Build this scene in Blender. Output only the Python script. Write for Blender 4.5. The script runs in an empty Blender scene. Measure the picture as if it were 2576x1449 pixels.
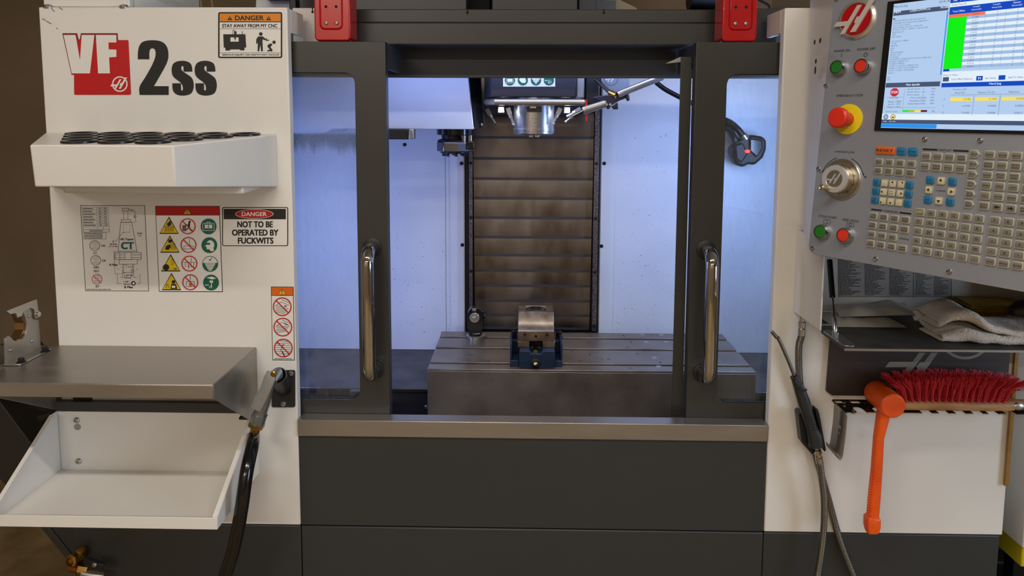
import bpy, bmesh, math, random
from mathutils import Vector, Matrix
random.seed(7)
R = math.radians
sc = bpy.context.scene
col = sc.collection

# ------------------------------------------------------------------ camera
W, H = 2576, 1449
F, CX, CY = 1864.0, 1284.7, 470.0           # focal length and principal point in photo pixels
C = Vector((0.0, -1.78, 1.55))              # lens position: floor z = 0, machine front y = 0
def rotm(p, y, r):
    cp, sp, cy, sy, cr, sr = math.cos(p), math.sin(p), math.cos(y), math.sin(y), math.cos(r), math.sin(r)
    B = Matrix(((1,0,0),(0,0,-1),(0,1,0))); Rx = Matrix(((1,0,0),(0,cp,-sp),(0,sp,cp)))
    Ry = Matrix(((cy,0,sy),(0,1,0),(-sy,0,cy))); Rz = Matrix(((cr,-sr,0),(sr,cr,0),(0,0,1)))
    return Rz @ Rx @ Ry @ B
M = rotm(R(5.771), R(1.092), R(0.214))      # world -> camera (x right, y down, z forward)
cam = bpy.data.cameras.new('camera'); cam_o = bpy.data.objects.new('camera', cam); col.objects.link(cam_o)
cam.sensor_width = 36; cam.lens = F / W * 36
cam.shift_x = (W/2 - CX) / W; cam.shift_y = (CY - H/2) / W
cam.clip_start = .02
rot = M.transposed() @ Matrix(((1,0,0),(0,-1,0),(0,0,-1)))
cam_o.matrix_world = Matrix.Translation(C) @ rot.to_4x4()
sc.camera = cam_o

# ------------------------------------------------------------------ world, light, exposure
sc.view_settings.view_transform = 'Standard'; sc.view_settings.look = 'None'
sc.view_settings.gamma = 1; sc.view_settings.use_curve_mapping = False
sc.view_settings.exposure = 0.0
wd = bpy.data.worlds.new('world'); sc.world = wd; wd.use_nodes = True
wd.node_tree.nodes['Background'].inputs[0].default_value = (1.0, .93, .82, 1)
wd.node_tree.nodes['Background'].inputs[1].default_value = .12
CEIL = 2.95
# assumed ceiling light, out of view: x centre, y, length, watts
CEILING_LIGHTS = [(-.75, -1.8, 1.25, 24.0), (.85, -1.8, 1.25, 20.0), (-1.5, -4.6, 1.25, 70.0), (.6, -4.6, 1.25, 20.0)]
WARM = (1.0, .94, .87)
WINDOW_W = 48.0                              # assumed daylight through an unseen side window
LED_W = 0.5                                  # assumed bar hidden behind the header beam
CORNER_W = (2.7, 4.5)                        # left and right added corner light
LED_COL = (.22, .36, 1.0)
CORNER_COL = ((.25, .36, 1.0), (.30, .50, 1.0))

# ------------------------------------------------------------------ helpers
def ray(px, py):
    return M.transposed() @ Vector(((px-CX)/F, (py-CY)/F, 1))
def hit(px, py, ax, v):
    d = ray(px, py); return C + d * ((v - C[ax]) / d[ax])
def at(px, py, Y=0.0):
    return hit(px, py, 1, Y)
def lin(c):
    return tuple(((x/255)/12.92 if x/255 <= .04045 else ((x/255+.055)/1.055)**2.4) for x in c[:3]) + (1,)

MATS = {}
def mat(name, c, rough=.5, metal=0.0, var=0.0, vscale=6.0, stretch=(1,1,1), bump=0.0, bscale=200.0, emit=0.0, spec=.5, coat=0.0, c2=None, thr=None, rvar=0.0):
    if name in MATS: return MATS[name]
    m = bpy.data.materials.new(name); m.use_nodes = True; nt = m.node_tree; b = nt.nodes['Principled BSDF']
    b.inputs['Base Color'].default_value = lin(c); b.inputs['Roughness'].default_value = rough
    b.inputs['Metallic'].default_value = metal; b.inputs['Specular IOR Level'].default_value = spec
    b.inputs['Coat Weight'].default_value = coat
    if emit:
        b.inputs['Emission Color'].default_value = lin(c); b.inputs['Emission Strength'].default_value = emit
    if var or bump or c2 or rvar:
        tc = nt.nodes.new('ShaderNodeNewGeometry'); mp = nt.nodes.new('ShaderNodeMapping'); mp.inputs['Scale'].default_value = stretch
        nt.links.new(tc.outputs['Position'], mp.inputs['Vector'])
        n = nt.nodes.new('ShaderNodeTexNoise'); n.inputs['Scale'].default_value = vscale; n.inputs['Detail'].default_value = 6
        nt.links.new(mp.outputs[0], n.inputs['Vector'])
        if var or c2:
            r = nt.nodes.new('ShaderNodeValToRGB')
            a = lin(c); bb = lin(c2) if c2 else tuple(x*(1-var) for x in a[:3])+(1,)
            t = thr or (.35, .68)
            r.color_ramp.elements[0].position = t[0]; r.color_ramp.elements[1].position = t[1]
            r.color_ramp.elements[0].color = bb; r.color_ramp.elements[1].color = a
            nt.links.new(n.outputs['Fac'], r.inputs[0]); nt.links.new(r.outputs[0], b.inputs['Base Color'])
        if rvar:
            mr = nt.nodes.new('ShaderNodeMapRange'); mr.inputs[3].default_value = rough-rvar; mr.inputs[4].default_value = rough+rvar
            mr.inputs[1].default_value = .3; mr.inputs[2].default_value = .7
            nt.links.new(n.outputs['Fac'], mr.inputs[0]); nt.links.new(mr.outputs[0], b.inputs['Roughness'])
        if bump:
            n2 = nt.nodes.new('ShaderNodeTexNoise'); n2.inputs['Scale'].default_value = bscale; n2.inputs['Detail'].default_value = 3
            nt.links.new(mp.outputs[0], n2.inputs['Vector'])
            bp = nt.nodes.new('ShaderNodeBump'); bp.inputs['Strength'].default_value = bump; bp.inputs['Distance'].default_value = .002
            nt.links.new(n2.outputs['Fac'], bp.inputs['Height']); nt.links.new(bp.outputs[0], b.inputs['Normal'])
    MATS[name] = m
    return m

white = mat('white_powder_coat', (226,222,214), .38, var=.05, vscale=3, bump=.03, bscale=900)
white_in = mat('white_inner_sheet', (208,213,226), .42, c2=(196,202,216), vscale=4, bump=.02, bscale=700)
gray = mat('dark_grey_paint', (52,52,49), .34, var=.10, vscale=5, bump=.03, bscale=900)
gray_lo = mat('charcoal_paint', (49,50,49), .45, var=.08, vscale=4, bump=.03, bscale=900)
navy = mat('dark_casting_paint', (44,46,56), .4, var=.2, vscale=12)
steel = mat('brushed_stainless', (166,160,153), .34, .8, var=.12, vscale=5, stretch=(1,4,4), bump=.05, bscale=60, rvar=.06)
steel_v = mat('faceplate_stainless', (166,172,184), .42, .62, var=.06, vscale=6, bump=.02, bscale=300)
zinc = mat('zinc_plated_steel', (188,186,180), .35, 1.0, var=.15, vscale=20)
chrome = mat('polished_chrome', (178,175,170), .06, 1.0)
ground = mat('ground_iron', (150,142,134), .33, .7, c2=(120,106,92), vscale=9, thr=(.3,.7), bump=.12, bscale=160, rvar=.08)
iron = mat('table_front_iron', (136,126,116), .42, .55, c2=(96,86,76), vscale=7, thr=(.3,.72), bump=.25, bscale=240)
slatm = mat('way_cover_steel', (130,121,111), .36, 1.0, c2=(98,90,84), vscale=5, thr=(.25,.7), stretch=(2.5,1,1.2), bump=.06, bscale=80, rvar=.08)
black = mat('black_plastic', (22,22,23), .4, var=.2, vscale=20)
blackm = mat('black_oxide_steel', (34,34,36), .35, .6)
rubber = mat('black_rubber', (16,16,17), .5)
gloss_black = mat('glossy_black_hose', (14,14,16), .16)
red = mat('red_enamel', (178,14,18), .22, coat=.4)
brass = mat('brass', (176,140,70), .3, 1.0, var=.3, vscale=60)
holem = mat('dark_hole', (6,6,7), .8)

def attach(o, parent):
    o.parent = parent
    o.matrix_parent_inverse = Matrix.Translation(-parent.location) if parent.type == 'EMPTY' else parent.matrix_basis.inverted()
    return o
def place(data, name, mw, parent):                   # another object on shared mesh data
    o = bpy.data.objects.new(name, data); col.objects.link(o)
    if parent is not None: attach(o, parent)
    o.matrix_basis = mw
    return o

class MB:
    def __init__(s): s.v = []; s.f = []
    def add(s, v, f):
        k = len(s.v); s.v += [tuple(x) for x in v]; s.f += [tuple(i+k for i in g) for g in f]; return s
    def box(s, x0, x1, y0, y1, z0, z1):
        return s.add([(x,y,z) for x in (x0,x1) for y in (y0,y1) for z in (z0,z1)],
                     [(0,1,3,2),(4,6,7,5),(0,4,5,1),(2,3,7,6),(0,2,6,4),(1,5,7,3)])
    def obox(s, c, u, v, w):                       # centre and three half-extent vectors
        c, u, v, w = Vector(c), Vector(u), Vector(v), Vector(w)
        return s.add([c+a*u+b*v+d*w for a in (-1,1) for b in (-1,1) for d in (-1,1)],
                     [(0,1,3,2),(4,6,7,5),(0,4,5,1),(2,3,7,6),(0,2,6,4),(1,5,7,3)])
    def prism(s, pts, d):
        pts = [Vector(p) for p in pts]; d = Vector(d); n = len(pts)
        return s.add(pts + [p+d for p in pts], [tuple(range(n)), tuple(range(2*n-1, n-1, -1))] + [(i,(i+1)%n,n+(i+1)%n,n+i) for i in range(n)])
    def hexa(s, a, b):                             # two quads, corner to corner
        return s.add(list(a)+list(b), [(0,1,2,3),(7,6,5,4)]+[(i,(i+1)%4,4+(i+1)%4,4+i) for i in range(4)])
    def frame(s, d):
        d = Vector(d).normalized(); a = Vector((0,0,1)) if abs(d.z) < .9 else Vector((1,0,0))
        u = d.cross(a).normalized(); return u, d.cross(u).normalized()
    def lathe(s, o, d, prof, n=24):                # profile of (radius, height along d)
        o = Vector(o); d = Vector(d).normalized(); u, w = s.frame(d); vs = []
        for r, h in prof:
            for i in range(n):
                t = 2*math.pi*i/n; vs.append(o + d*h + (u*math.cos(t)+w*math.sin(t))*max(r, 1e-5))
        fs = [(j*n+i, j*n+(i+1)%n, (j+1)*n+(i+1)%n, (j+1)*n+i) for j in range(len(prof)-1) for i in range(n)]
        fs += [tuple(range(n)), tuple(range((len(prof)-1)*n, len(prof)*n))]
        return s.add(vs, fs)
    def cyl(s, a, b, r, r2=None, n=20):
        a, b = Vector(a), Vector(b)
        return s.lathe(a, b-a, [(r,0),(r if r2 is None else r2,(b-a).length)], n)
    def tube(s, path, r, n=12, closed_ends=True):
        path = [Vector(p) for p in path]; m = len(path); vs = []
        rr = r if isinstance(r, (list,tuple)) else [r]*m
        t0 = (path[1]-path[0]).normalized(); u, w = s.frame(t0)
        for k in range(m):
            t = (path[min(k+1,m-1)]-path[max(k-1,0)]).normalized()
            u = (u - t*u.dot(t)).normalized(); w = t.cross(u)
            for i in range(n):
                a = 2*math.pi*i/n; vs.append(path[k] + (u*math.cos(a)+w*math.sin(a))*rr[k])
        fs = [(j*n+i, j*n+(i+1)%n, (j+1)*n+(i+1)%n, (j+1)*n+i) for j in range(m-1) for i in range(n)]
        fs += [tuple(range(n)), tuple(range((m-1)*n, m*n))]
        return s.add(vs, fs)
    def loft(s, path, wid, dep, side, n=16, p=2.6):   # superellipse sections along a path
        path = [Vector(q) for q in path]; side = Vector(side).normalized(); m = len(path); vs = []
        for k in range(m):
            t = (path[min(k+1,m-1)]-path[max(k-1,0)]).normalized()
            u = (side - t*side.dot(t)).normalized(); w = t.cross(u)
            for i in range(n):
                a = 2*math.pi*i/n; c, q = math.cos(a), math.sin(a)
                f = lambda x: math.copysign(abs(x)**(2/p), x)
                vs.append(path[k] + u*f(c)*wid[k] + w*f(q)*dep[k])
        fs = [(j*n+i, j*n+(i+1)%n, (j+1)*n+(i+1)%n, (j+1)*n+i) for j in range(m-1) for i in range(n)]
        fs += [tuple(range(n)), tuple(range((m-1)*n, m*n))]
        return s.add(vs, fs)
    def ball(s, c, rx, ry=None, rz=None, nu=20, nv=12):
        ry = rx if ry is None else ry; rz = rx if rz is None else rz; c = Vector(c); vs = []
        for j in range(1, nv):
            for i in range(nu):
                a, b = 2*math.pi*i/nu, math.pi*j/nv
                vs.append(c + Vector((rx*math.sin(b)*math.cos(a), ry*math.sin(b)*math.sin(a), rz*math.cos(b))))
        k = len(vs); vs += [c+Vector((0,0,rz)), c-Vector((0,0,rz))]
        fs = [(j*nu+i, j*nu+(i+1)%nu, (j+1)*nu+(i+1)%nu, (j+1)*nu+i) for j in range(nv-2) for i in range(nu)]
        fs += [(k, i, (i+1)%nu) for i in range(nu)] + [(k+1, (nv-2)*nu+(i+1)%nu, (nv-2)*nu+i) for i in range(nu)]
        return s.add(vs, fs)
    def build(s, name, m, parent=None, bevel=0.0, seg=2, smooth=True, **kw):
        me = bpy.data.meshes.new(name); me.from_pydata(s.v, [], s.f)
        bm = bmesh.new(); bm.from_mesh(me); bmesh.ops.recalc_face_normals(bm, faces=bm.faces); bm.to_mesh(me); bm.free()
        me.materials.append(m)
        if smooth:
            me.polygons.foreach_set('use_smooth', [True]*len(me.polygons)); me.set_sharp_from_angle(angle=R(32))
        o = bpy.data.objects.new(name, me); col.objects.link(o)
        if parent is not None:
            attach(o, parent)
        if bevel:
            b = o.modifiers.new('bevel', 'BEVEL'); b.width = bevel; b.segments = seg; b.limit_method = 'ANGLE'; b.angle_limit = R(40)
        for k, x in kw.items(): o[k] = x
        return o

def tag(o, label, cat, group=None, kind=None):
    o['label'] = label; o['category'] = cat
    if group: o['group'] = group
    if kind: o['kind'] = kind
    return o
def thing(name, label, cat, loc=(0,0,0), group=None):
    o = bpy.data.objects.new(name, None); col.objects.link(o); o.location = loc; o.empty_display_size = .05
    return tag(o, label, cat, group)
def struct(o):
    o['kind'] = 'structure'; return o
def screw(parent, p, n, r=.006, h=.0035, m=None, name='screw', hexhole=True):
    p = Vector(p); n = Vector(n).normalized(); b = MB()
    b.lathe(p - n*.001, n, [(r,0),(r,h*.45+.001),(r*.8,h*.85+.001),(r*.42,h+.001),(r*.4,h*.4+.001),(r*.05,h*.35+.001)], 14)
    return b.build(name, m or zinc, parent)
def smoothpath(pts, n=8):                            # Catmull-Rom through the points
    pts = [Vector(p) for p in pts]; q = [pts[0]*2-pts[1]] + pts + [pts[-1]*2-pts[-2]]; out = []
    for i in range(1, len(q)-2):
        for k in range(n):
            t = k/n; a, b, c, d = q[i-1], q[i], q[i+1], q[i+2]
            out.append(.5*((2*b)+(c-a)*t+(2*a-5*b+4*c-d)*t*t+(3*b-a-3*c+d)*t**3))
    return out + [pts[-1]]
def smoothpoly(pts, thr=42, n=4):                    # round the gentle bends of an outline, keep its corners
    k = len(pts); out = []
    def turn(i):
        a, b, c = [Vector((*pts[j % k], 0)) for j in (i-1, i, i+1)]; return (b-a).angle(c-b) if (b-a).length and (c-b).length else 0
    sm = [turn(i) < R(thr) for i in range(k)]
    for i in range(k):
        p0, p1, p2, p3 = [Vector(pts[j % k]) for j in (i-1, i, i+1, i+2)]
        t1 = (p2-p0)*.5 if sm[i] else (p2-p1); t2 = (p3-p1)*.5 if sm[(i+1)%k] else (p2-p1)
        l = (p2-p1).length
        if t1.length > l*1.3: t1 *= l*1.3/t1.length
        if t2.length > l*1.3: t2 *= l*1.3/t2.length
        m = n if (sm[i] or sm[(i+1)%k]) else 1
        for q in range(m):
            t = q/m; h = p1*(2*t**3-3*t*t+1)+t1*(t**3-2*t*t+t)+p2*(-2*t**3+3*t*t)+t2*(t**3-t*t); out.append((h.x, h.y))
    return out
def rrect(x0, y0, x1, y1, r, n=6):
    pts = []
    for cx, cy, a0 in ((x1-r,y1-r,0),(x0+r,y1-r,90),(x0+r,y0+r,180),(x1-r,y0+r,270)):
        for k in range(n+1):
            a = R(a0+90*k/n); pts.append((cx+r*math.cos(a), cy+r*math.sin(a)))
    return pts

# ------------------------------------------------------------------ flat print (lettering, pictograms)
TXT = {}
def text_geo(s, bold):
    k = (s, bold)
    if k not in TXT:
        cu = bpy.data.curves.new('t', 'FONT'); cu.body = s; cu.size = 1; cu.resolution_u = 3
        ob = bpy.data.objects.new('t', cu); col.objects.link(ob)
        bpy.context.view_layer.update()
        me = bpy.data.meshes.new_from_object(ob)
        v = [(a.co.x, a.co.y) for a in me.vertices]; f = [tuple(p.vertices) for p in me.polygons]
        bpy.data.objects.remove(ob); bpy.data.curves.remove(cu); bpy.data.meshes.remove(me)
        if bold:                                     # heavier strokes: a few shifted copies
            v0, f0, n0 = list(v), list(f), len(v); v, f = [], []
            for i, (dx, dy) in enumerate(((-1,-.6),(1,-.6),(-1,.6),(1,.6))):
                v += [(x+dx*bold*.8, y+dy*bold*.8) for x, y in v0]; f += [tuple(q+i*n0 for q in p) for p in f0]
        xs = [a[0] for a in v] or [0,1]; ys = [a[1] for a in v] or [0,1]
        TXT[k] = (v, f, min(xs), max(xs), min(ys), max(ys))
    return TXT[k]
class Print:
    """Ink on a flat surface: fn maps drawing coordinates to the surface, n is its outward normal."""
    def __init__(s, fn, n, step=.00035): s.fn = fn; s.n = Vector(n).normalized(); s.step = step; s.g = {}; s.cnt = 0
    SEP = {'rule','screen_area','soft_key','arc_arrow','title_bar','warning_triangle','status_cell','table_row','highlight','icon','load_bar','machine_pictogram','mandatory_sign','logo','symbol','border','letter_s','face','backing','oval','scuff','flange_symbol'}
    JOIN = {'lettering','fine_print','screen_text','legend','graduation','pictogram','tool_drawing','table','prohibition_pictogram','hazard_pictogram','mandatory_pictogram','print'}
    def _mb(s, name, m):
        k = (name, m.name, s.cnt if name in s.SEP else 0)
        return s.g.setdefault(k, (MB(), m))[0]
    def poly(s, m, pts, layer=1, name='print'):
        s.cnt += 1
        off = s.n * (s.step*layer + 1e-6*(s.cnt % 50))
        s._mb(name, m).add([s.fn(x,y)+off for x, y in pts], [tuple(range(len(pts)))])
    def rect(s, m, x0, y0, x1, y1, layer=1, name='print', r=0):
        s.poly(m, rrect(x0,y0,x1,y1,r) if r else [(x0,y0),(x1,y0),(x1,y1),(x0,y1)], layer, name)
    def disc(s, m, cx, cy, r, layer=1, name='print', ry=None, n=32):
        ry = ry or r; s.poly(m, [(cx+r*math.cos(2*math.pi*i/n), cy+ry*math.sin(2*math.pi*i/n)) for i in range(n)], layer, name)
    def ring(s, m, cx, cy, r, w, layer=1, name='print', n=36, a0=0, a1=360):
        s.cnt += 1; off = s.n*s.step*layer; vs = []
        k = n if a1-a0 >= 360 else n+1
        for i in range(k):
            a = R(a0+(a1-a0)*i/n); c, q = math.cos(a), math.sin(a)
            vs += [s.fn(cx+r*c, cy+r*q)+off, s.fn(cx+(r-w)*c, cy+(r-w)*q)+off]
        fs = [(2*i, 2*((i+1)%k), 2*((i+1)%k)+1, 2*i+1) for i in range(n)]
        s._mb(name, m).add(vs, fs)
    def line(s, m, pts, w, layer=1, name='print', closed=False):
        q = list(pts) + ([pts[0]] if closed else [])
        for (x0,y0),(x1,y1) in zip(q, q[1:]):
            l = math.hypot(x1-x0, y1-y0) or 1; nx, ny = -(y1-y0)/l*w/2, (x1-x0)/l*w/2; ex, ey = (x1-x0)/l*w/2, (y1-y0)/l*w/2
            s.poly(m, [(x0+nx-ex,y0+ny-ey),(x1+nx+ex,y1+ny+ey),(x1-nx+ex,y1-ny+ey),(x0-nx-ex,y0-ny-ey)], layer, name)
    def text(s, m, t, cx, cy, h, w=None, bold=0.0, layer=1, name='lettering', skew=0.0):
        s.cnt += 1; v, f, x0, x1, y0, y1 = text_geo(t, bold)
        ky = h/(y1-y0); kx = (w/(x1-x0)) if w else ky
        off = s.n*s.step*layer; q = len(v)/4
        s._mb(name, m).add([s.fn(cx+(x-(x0+x1)/2)*kx, cy-(y-(y0+y1)/2)*ky + skew*(x-(x0+x1)/2)*kx)+off+s.n*(int(i/q)*s.step*.04 if bold else 0) for i, (x, y) in enumerate(v)], f)
    def dash_lines(s, m, x0, y0, x1, y1, rows, lo=.4, hi=1.0, layer=1, name='fine_print', fill=.5):
        p = (y1-y0)/rows
        for i in range(rows):
            x = x0; end = x0+(x1-x0)*random.uniform(lo,hi)
            while x < end:
                l = min(end-x, (x1-x0)*random.uniform(.05,.2)); s.rect(m, x, y0+i*p+p*(1-fill)/2, x+l, y0+i*p+p*(1+fill)/2, layer, name); x += l+(x1-x0)*.02
    def build(s, parent):
        for (name, _, _), (mb, m) in s.g.items():
            o = mb.build(name, m, parent, smooth=False)
            if name in s.JOIN and len(mb.f) > 1: o['kind'] = 'stuff'

ink = mat('black_ink', (24,23,22), .5)
paper = mat('white_vinyl', (226,222,214), .4)
ink_red = mat('red_ink', (186,12,18), .42)
ink_dred = mat('dark_red_ink', (132,22,26), .42)
ink_or = mat('orange_ink', (214,128,14), .42)
ink_or2 = mat('warning_orange_ink', (214,96,24), .42)
ink_ye = mat('yellow_ink', (222,190,24), .42)
ink_gr = mat('green_ink', (6,96,74), .42)
ink_gray = mat('grey_ink', (92,92,92), .5)
ink_teal = mat('teal_ink', (22,82,84), .5)

def logo(pr, m, cx, cy, r, layer=2, name='logo', ring=True, ring_m=None, k=1.0, ksx=1.0):
    """A slanted H whose left arm leaves its circle."""
    f = lambda x, y: (cx+x*r*ksx, cy-y*r)
    if ring: pr.ring(ring_m or m, cx, cy, r, r*.17, layer-1, name)
    t = .56
    def bar(x0, x1, y0, y1): return [f(x0+t*y0,y0), f(x1+t*y0,y0), f(x1+t*y1,y1), f(x0+t*y1,y1)]
    pr.poly(m, bar(-.36,-.12,-.6,.62), layer, name)
    pr.poly(m, bar(.20,.47,-.6,.86), layer, name)
    pr.poly(m, [f(-1.22,-.28), f(-1.06,-.04), f(-.2,-.04), f(-.34,-.28)], layer, name)
    pr.poly(m, [f(.02,-.06), f(.12,.14), f(.4,.14), f(.3,-.18), f(.0,-.18)], layer, name)
# ------------------------------------------------------------------ the room
wallm = mat('brown_wall_paint', (150,132,108), .7, var=.12, vscale=2.5, bump=.1, bscale=120)
floorm = mat('stained_concrete', (176,154,112), .6, c2=(124,102,68), vscale=5, thr=(.35,.7), bump=.1, bscale=60)
ceilm = mat('ceiling_paint', (190,178,160), .8)
def slab(name, m, *a): return struct(MB().box(*a).build(name, m))
slab('floor', floorm, -2.9, 3.4, -5.4, 2.0, -.1, 0)
slab('wall_back', wallm, -2.9, 3.4, 1.9, 2.0, 0, CEIL)
slab('wall_left', wallm, -2.9, -2.8, -5.4, 1.9, 0, CEIL)
wr_ = MB()
for a_ in ((-5.4,-3.0,0,CEIL),(-1.2,1.9,0,CEIL),(-3.0,-1.2,0,.9),(-3.0,-1.2,2.2,CEIL)): wr_.box(3.3, 3.4, *a_)  # wall pieces around the opening for the assumed window
struct(wr_.build('wall_right', wallm))
skyp = mat('assumed_window_pane', (200,220,255), .5, emit=1.6)
wn = struct(MB().box(3.36, 3.37, -3.0, -1.2, .9, 2.2).build('assumed_window_1', skyp))  # unseen window, assumed from the cool side light; its pane glows
for y0_, y1_, z0_, z1_ in ((-3.0,-1.2,.9,.96),(-3.0,-1.2,2.14,2.2),(-3.0,-2.94,.96,2.14),(-1.26,-1.2,.96,2.14),(-2.13,-2.07,.96,2.14)): MB().box(3.31, 3.359, y0_, y1_, z0_, z1_).build('assumed_window_frame', white, wn, .004)
L = bpy.data.lights.new('assumed_daylight', 'AREA'); L.shape = 'RECTANGLE'; L.size = 1.7; L.size_y = 1.2; L.energy = WINDOW_W; L.color = (.62,.78,1.0)  # assumed daylight, added for the cool light from the right
lo = bpy.data.objects.new('assumed_daylight', L); col.objects.link(lo); lo.location = (3.29,-2.1,1.55); lo.rotation_euler = (0, R(90), R(0))

slab('wall_front', wallm, -2.8, 3.3, -5.4, -5.3, 0, CEIL)
slab('ceiling', ceilm, -2.9, 3.4, -5.4, 2.0, CEIL, CEIL+.1)
lampm = mat('lamp_diffuser', (255,240,214), .5, emit=6.0)
for i, (x, y, l, w) in enumerate(CEILING_LIGHTS):
    where = ('over the machine front' if i < 2 else 'near the far wall') + (', pendant side' if x > 0 else ', tool tray side')
    t = thing('assumed_ceiling_light', 'assumed long white tube light ' + where, 'ceiling light', (x, y, CEIL), 'ceiling lights')  # unseen tubes, assumed from the way shadows fall
    MB().box(x-l/2-.02, x+l/2+.02, y-.07, y+.07, CEIL-.045, CEIL).build('housing', white, t, .004)
    MB().box(x-l/2, x+l/2, y-.05, y+.05, CEIL-.06, CEIL-.0452).build('diffuser', lampm, t, .004)
    L = bpy.data.lights.new('tube_light', 'AREA'); L.shape = 'RECTANGLE'; L.size = l; L.size_y = .1; L.energy = w; L.color = WARM
    lo = bpy.data.objects.new('tube_light', L); col.objects.link(lo); lo.parent = t; lo.location = (0, 0, -.068)

# ------------------------------------------------------------------ machine enclosure
XL0, XL1, XR0, XR1 = -1.163, -.566, .607, 1.200     # outer and inner edges of the two white front panels
ZT, ZB, ZS = 1.795, .501, .782                       # panel top, panel bottom, sill
enc = thing('machine_enclosure', 'white and charcoal sheet metal enclosure of the milling machine', 'machine', (.02, .7, 0))
# left front panel: face, inner return beside the door, deep return above the door
MB().box(XL0, XL1, 0, .028, ZB, ZT).build('front_panel', white, enc, .003)
MB().box(XL1-.012, XL1, .028, .128, 1.738, ZT-.001).build('panel_return', white, enc, .001)
MB().box(XR0, XR1, 0, .028, ZB, ZT).build('front_panel', white, enc, .003)
MB().box(XR0, XR0+.012, .028, .128, 1.738, ZT-.001).build('panel_return', white, enc, .001)
for x0, x1 in ((XL0, XL0+.015), (XR1-.015, XR1)):
    MB().box(x0, x1, .029, 1.25, ZB, ZT-.02).build('side_panel', white, enc, .002)
# header
MB().box(-.60, -.492, .150, .25, 1.724, 1.814).build('header_end', white, enc, .002)
MB().box(.530, .64, .150, .25, 1.724, 1.814).build('header_end', gray, enc, .002)
hb = MB().box(-.490, .529, .150, .26, 1.7212, 1.7775).build('header_beam', gray, enc, .003)
MB().box(-.491, .53, .168, .262, 1.779, 1.8138).build('header_beam', gray, enc, .0025)
for px in (1176, 1519):
    p = at(px, 30, .168)
    k = MB(); k.cyl((p.x,.1672,p.z-.002),(p.x,.17,p.z-.002),.0036); k.box(p.x-.0014,p.x+.0014,.1672,.17,p.z,1.8145); k.build('keyhole', holem, enc)
p = at(786, 28, .149); k = MB(); k.cyl((p.x,.149,p.z-.002),(p.x,.152,p.z-.002),.003); k.box(p.x-.0012,p.x+.0012,.149,.152,p.z,1.8145); k.build('keyhole', holem, enc)
MB().box(-1.1, 1.15, .272, .286, at(1300,196,.272).z, 1.765).build('inner_beam', gray_lo, enc, .002)
# sill, apron, base
MB().box(XL1+.001, XR0-.001, -.006, .036, ZS-.0425, ZS).build('sill', steel, enc, .0018)
MB().box(XL1+.001, XR0-.001, .001, .03, ZB, ZS-.043).build('apron_panel', gray_lo, enc, .002)
zb2 = ZB-.0035
MB().box(XL1+.001, XR0-.001, .002, .04, .02, zb2).build('base_panel', gray_lo, enc, .003)
pbl = at(186, 1400, .004)
MB().box(pbl.x, XL1-.001, .004, .04, .02, zb2).build('base_panel', gray_lo, enc, .003)
MB().box(XR0+.001, XR1-.004, .004, .04, .02, zb2).build('base_panel', gray_lo, enc, .003)
MB().box(XR1-.03, XR1-.004, .041, 1.2, .02, zb2).build('base_side', gray_lo, enc, .003)
for x in (-.95, 1.0):
    for y in (.15, 1.1): MB().lathe((x,y,0),(0,0,1),[(.05,0),(.05,.012),(.02,.016),(.02,.06)]).build('levelling_foot', blackm, enc)
# interior shell
YW = .715
zl = .728
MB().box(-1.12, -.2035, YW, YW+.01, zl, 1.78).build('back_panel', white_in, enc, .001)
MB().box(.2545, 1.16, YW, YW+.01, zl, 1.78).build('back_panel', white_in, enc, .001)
for px, w in ((1165, .0475), (1515, .0475)):          # narrow seam strips beside the way cover
    x0 = -.2535 if px < 1300 else .257
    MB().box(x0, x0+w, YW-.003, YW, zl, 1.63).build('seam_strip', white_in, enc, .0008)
p = at(1122, 700, YW)
MB().box(p.x-.0008, p.x+.0008, YW-.0012, YW+.001, zl, 1.6).build('seam', mat('seam_shadow', (150,152,158), .6), enc)
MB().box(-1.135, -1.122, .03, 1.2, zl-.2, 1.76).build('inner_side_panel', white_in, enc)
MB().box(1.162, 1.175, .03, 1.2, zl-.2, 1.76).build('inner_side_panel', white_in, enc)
ledge = mat('dark_way_cover', (112,108,108), .42, .9, c2=(74,70,70), vscale=8, bump=.12, bscale=150)
for x0, x1 in ((-1.12, -.03), (.35, 1.16)):
    MB().box(x0, x1, .352, YW-.001, zl-.012, zl).build('way_cover_plate', ledge, enc, .002)
MB().box(-1.12, -.262, .357, .37, .5, zl-.013).build('way_cover_front', mat('dark_front_plate', (34,32,33), .5), enc, .001)
MB().box(.648, 1.16, .357, .37, .5, zl-.013).build('way_cover_front', MATS['dark_front_plate'], enc, .001)
p = at(893, 985, .35); MB().box(p.x-.012, p.x+.05, .335, .3515, zl-.03, zl-.002).build('end_stop', ledge, enc, .002)
p = at(1073, 1024, .35); screw(enc, p, (0,-1,0), .0065, .004)
MB().box(XL1-.4, XR0+.4, .08, .355, .44, .46).build('chip_pan', gray_lo, enc)
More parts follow.
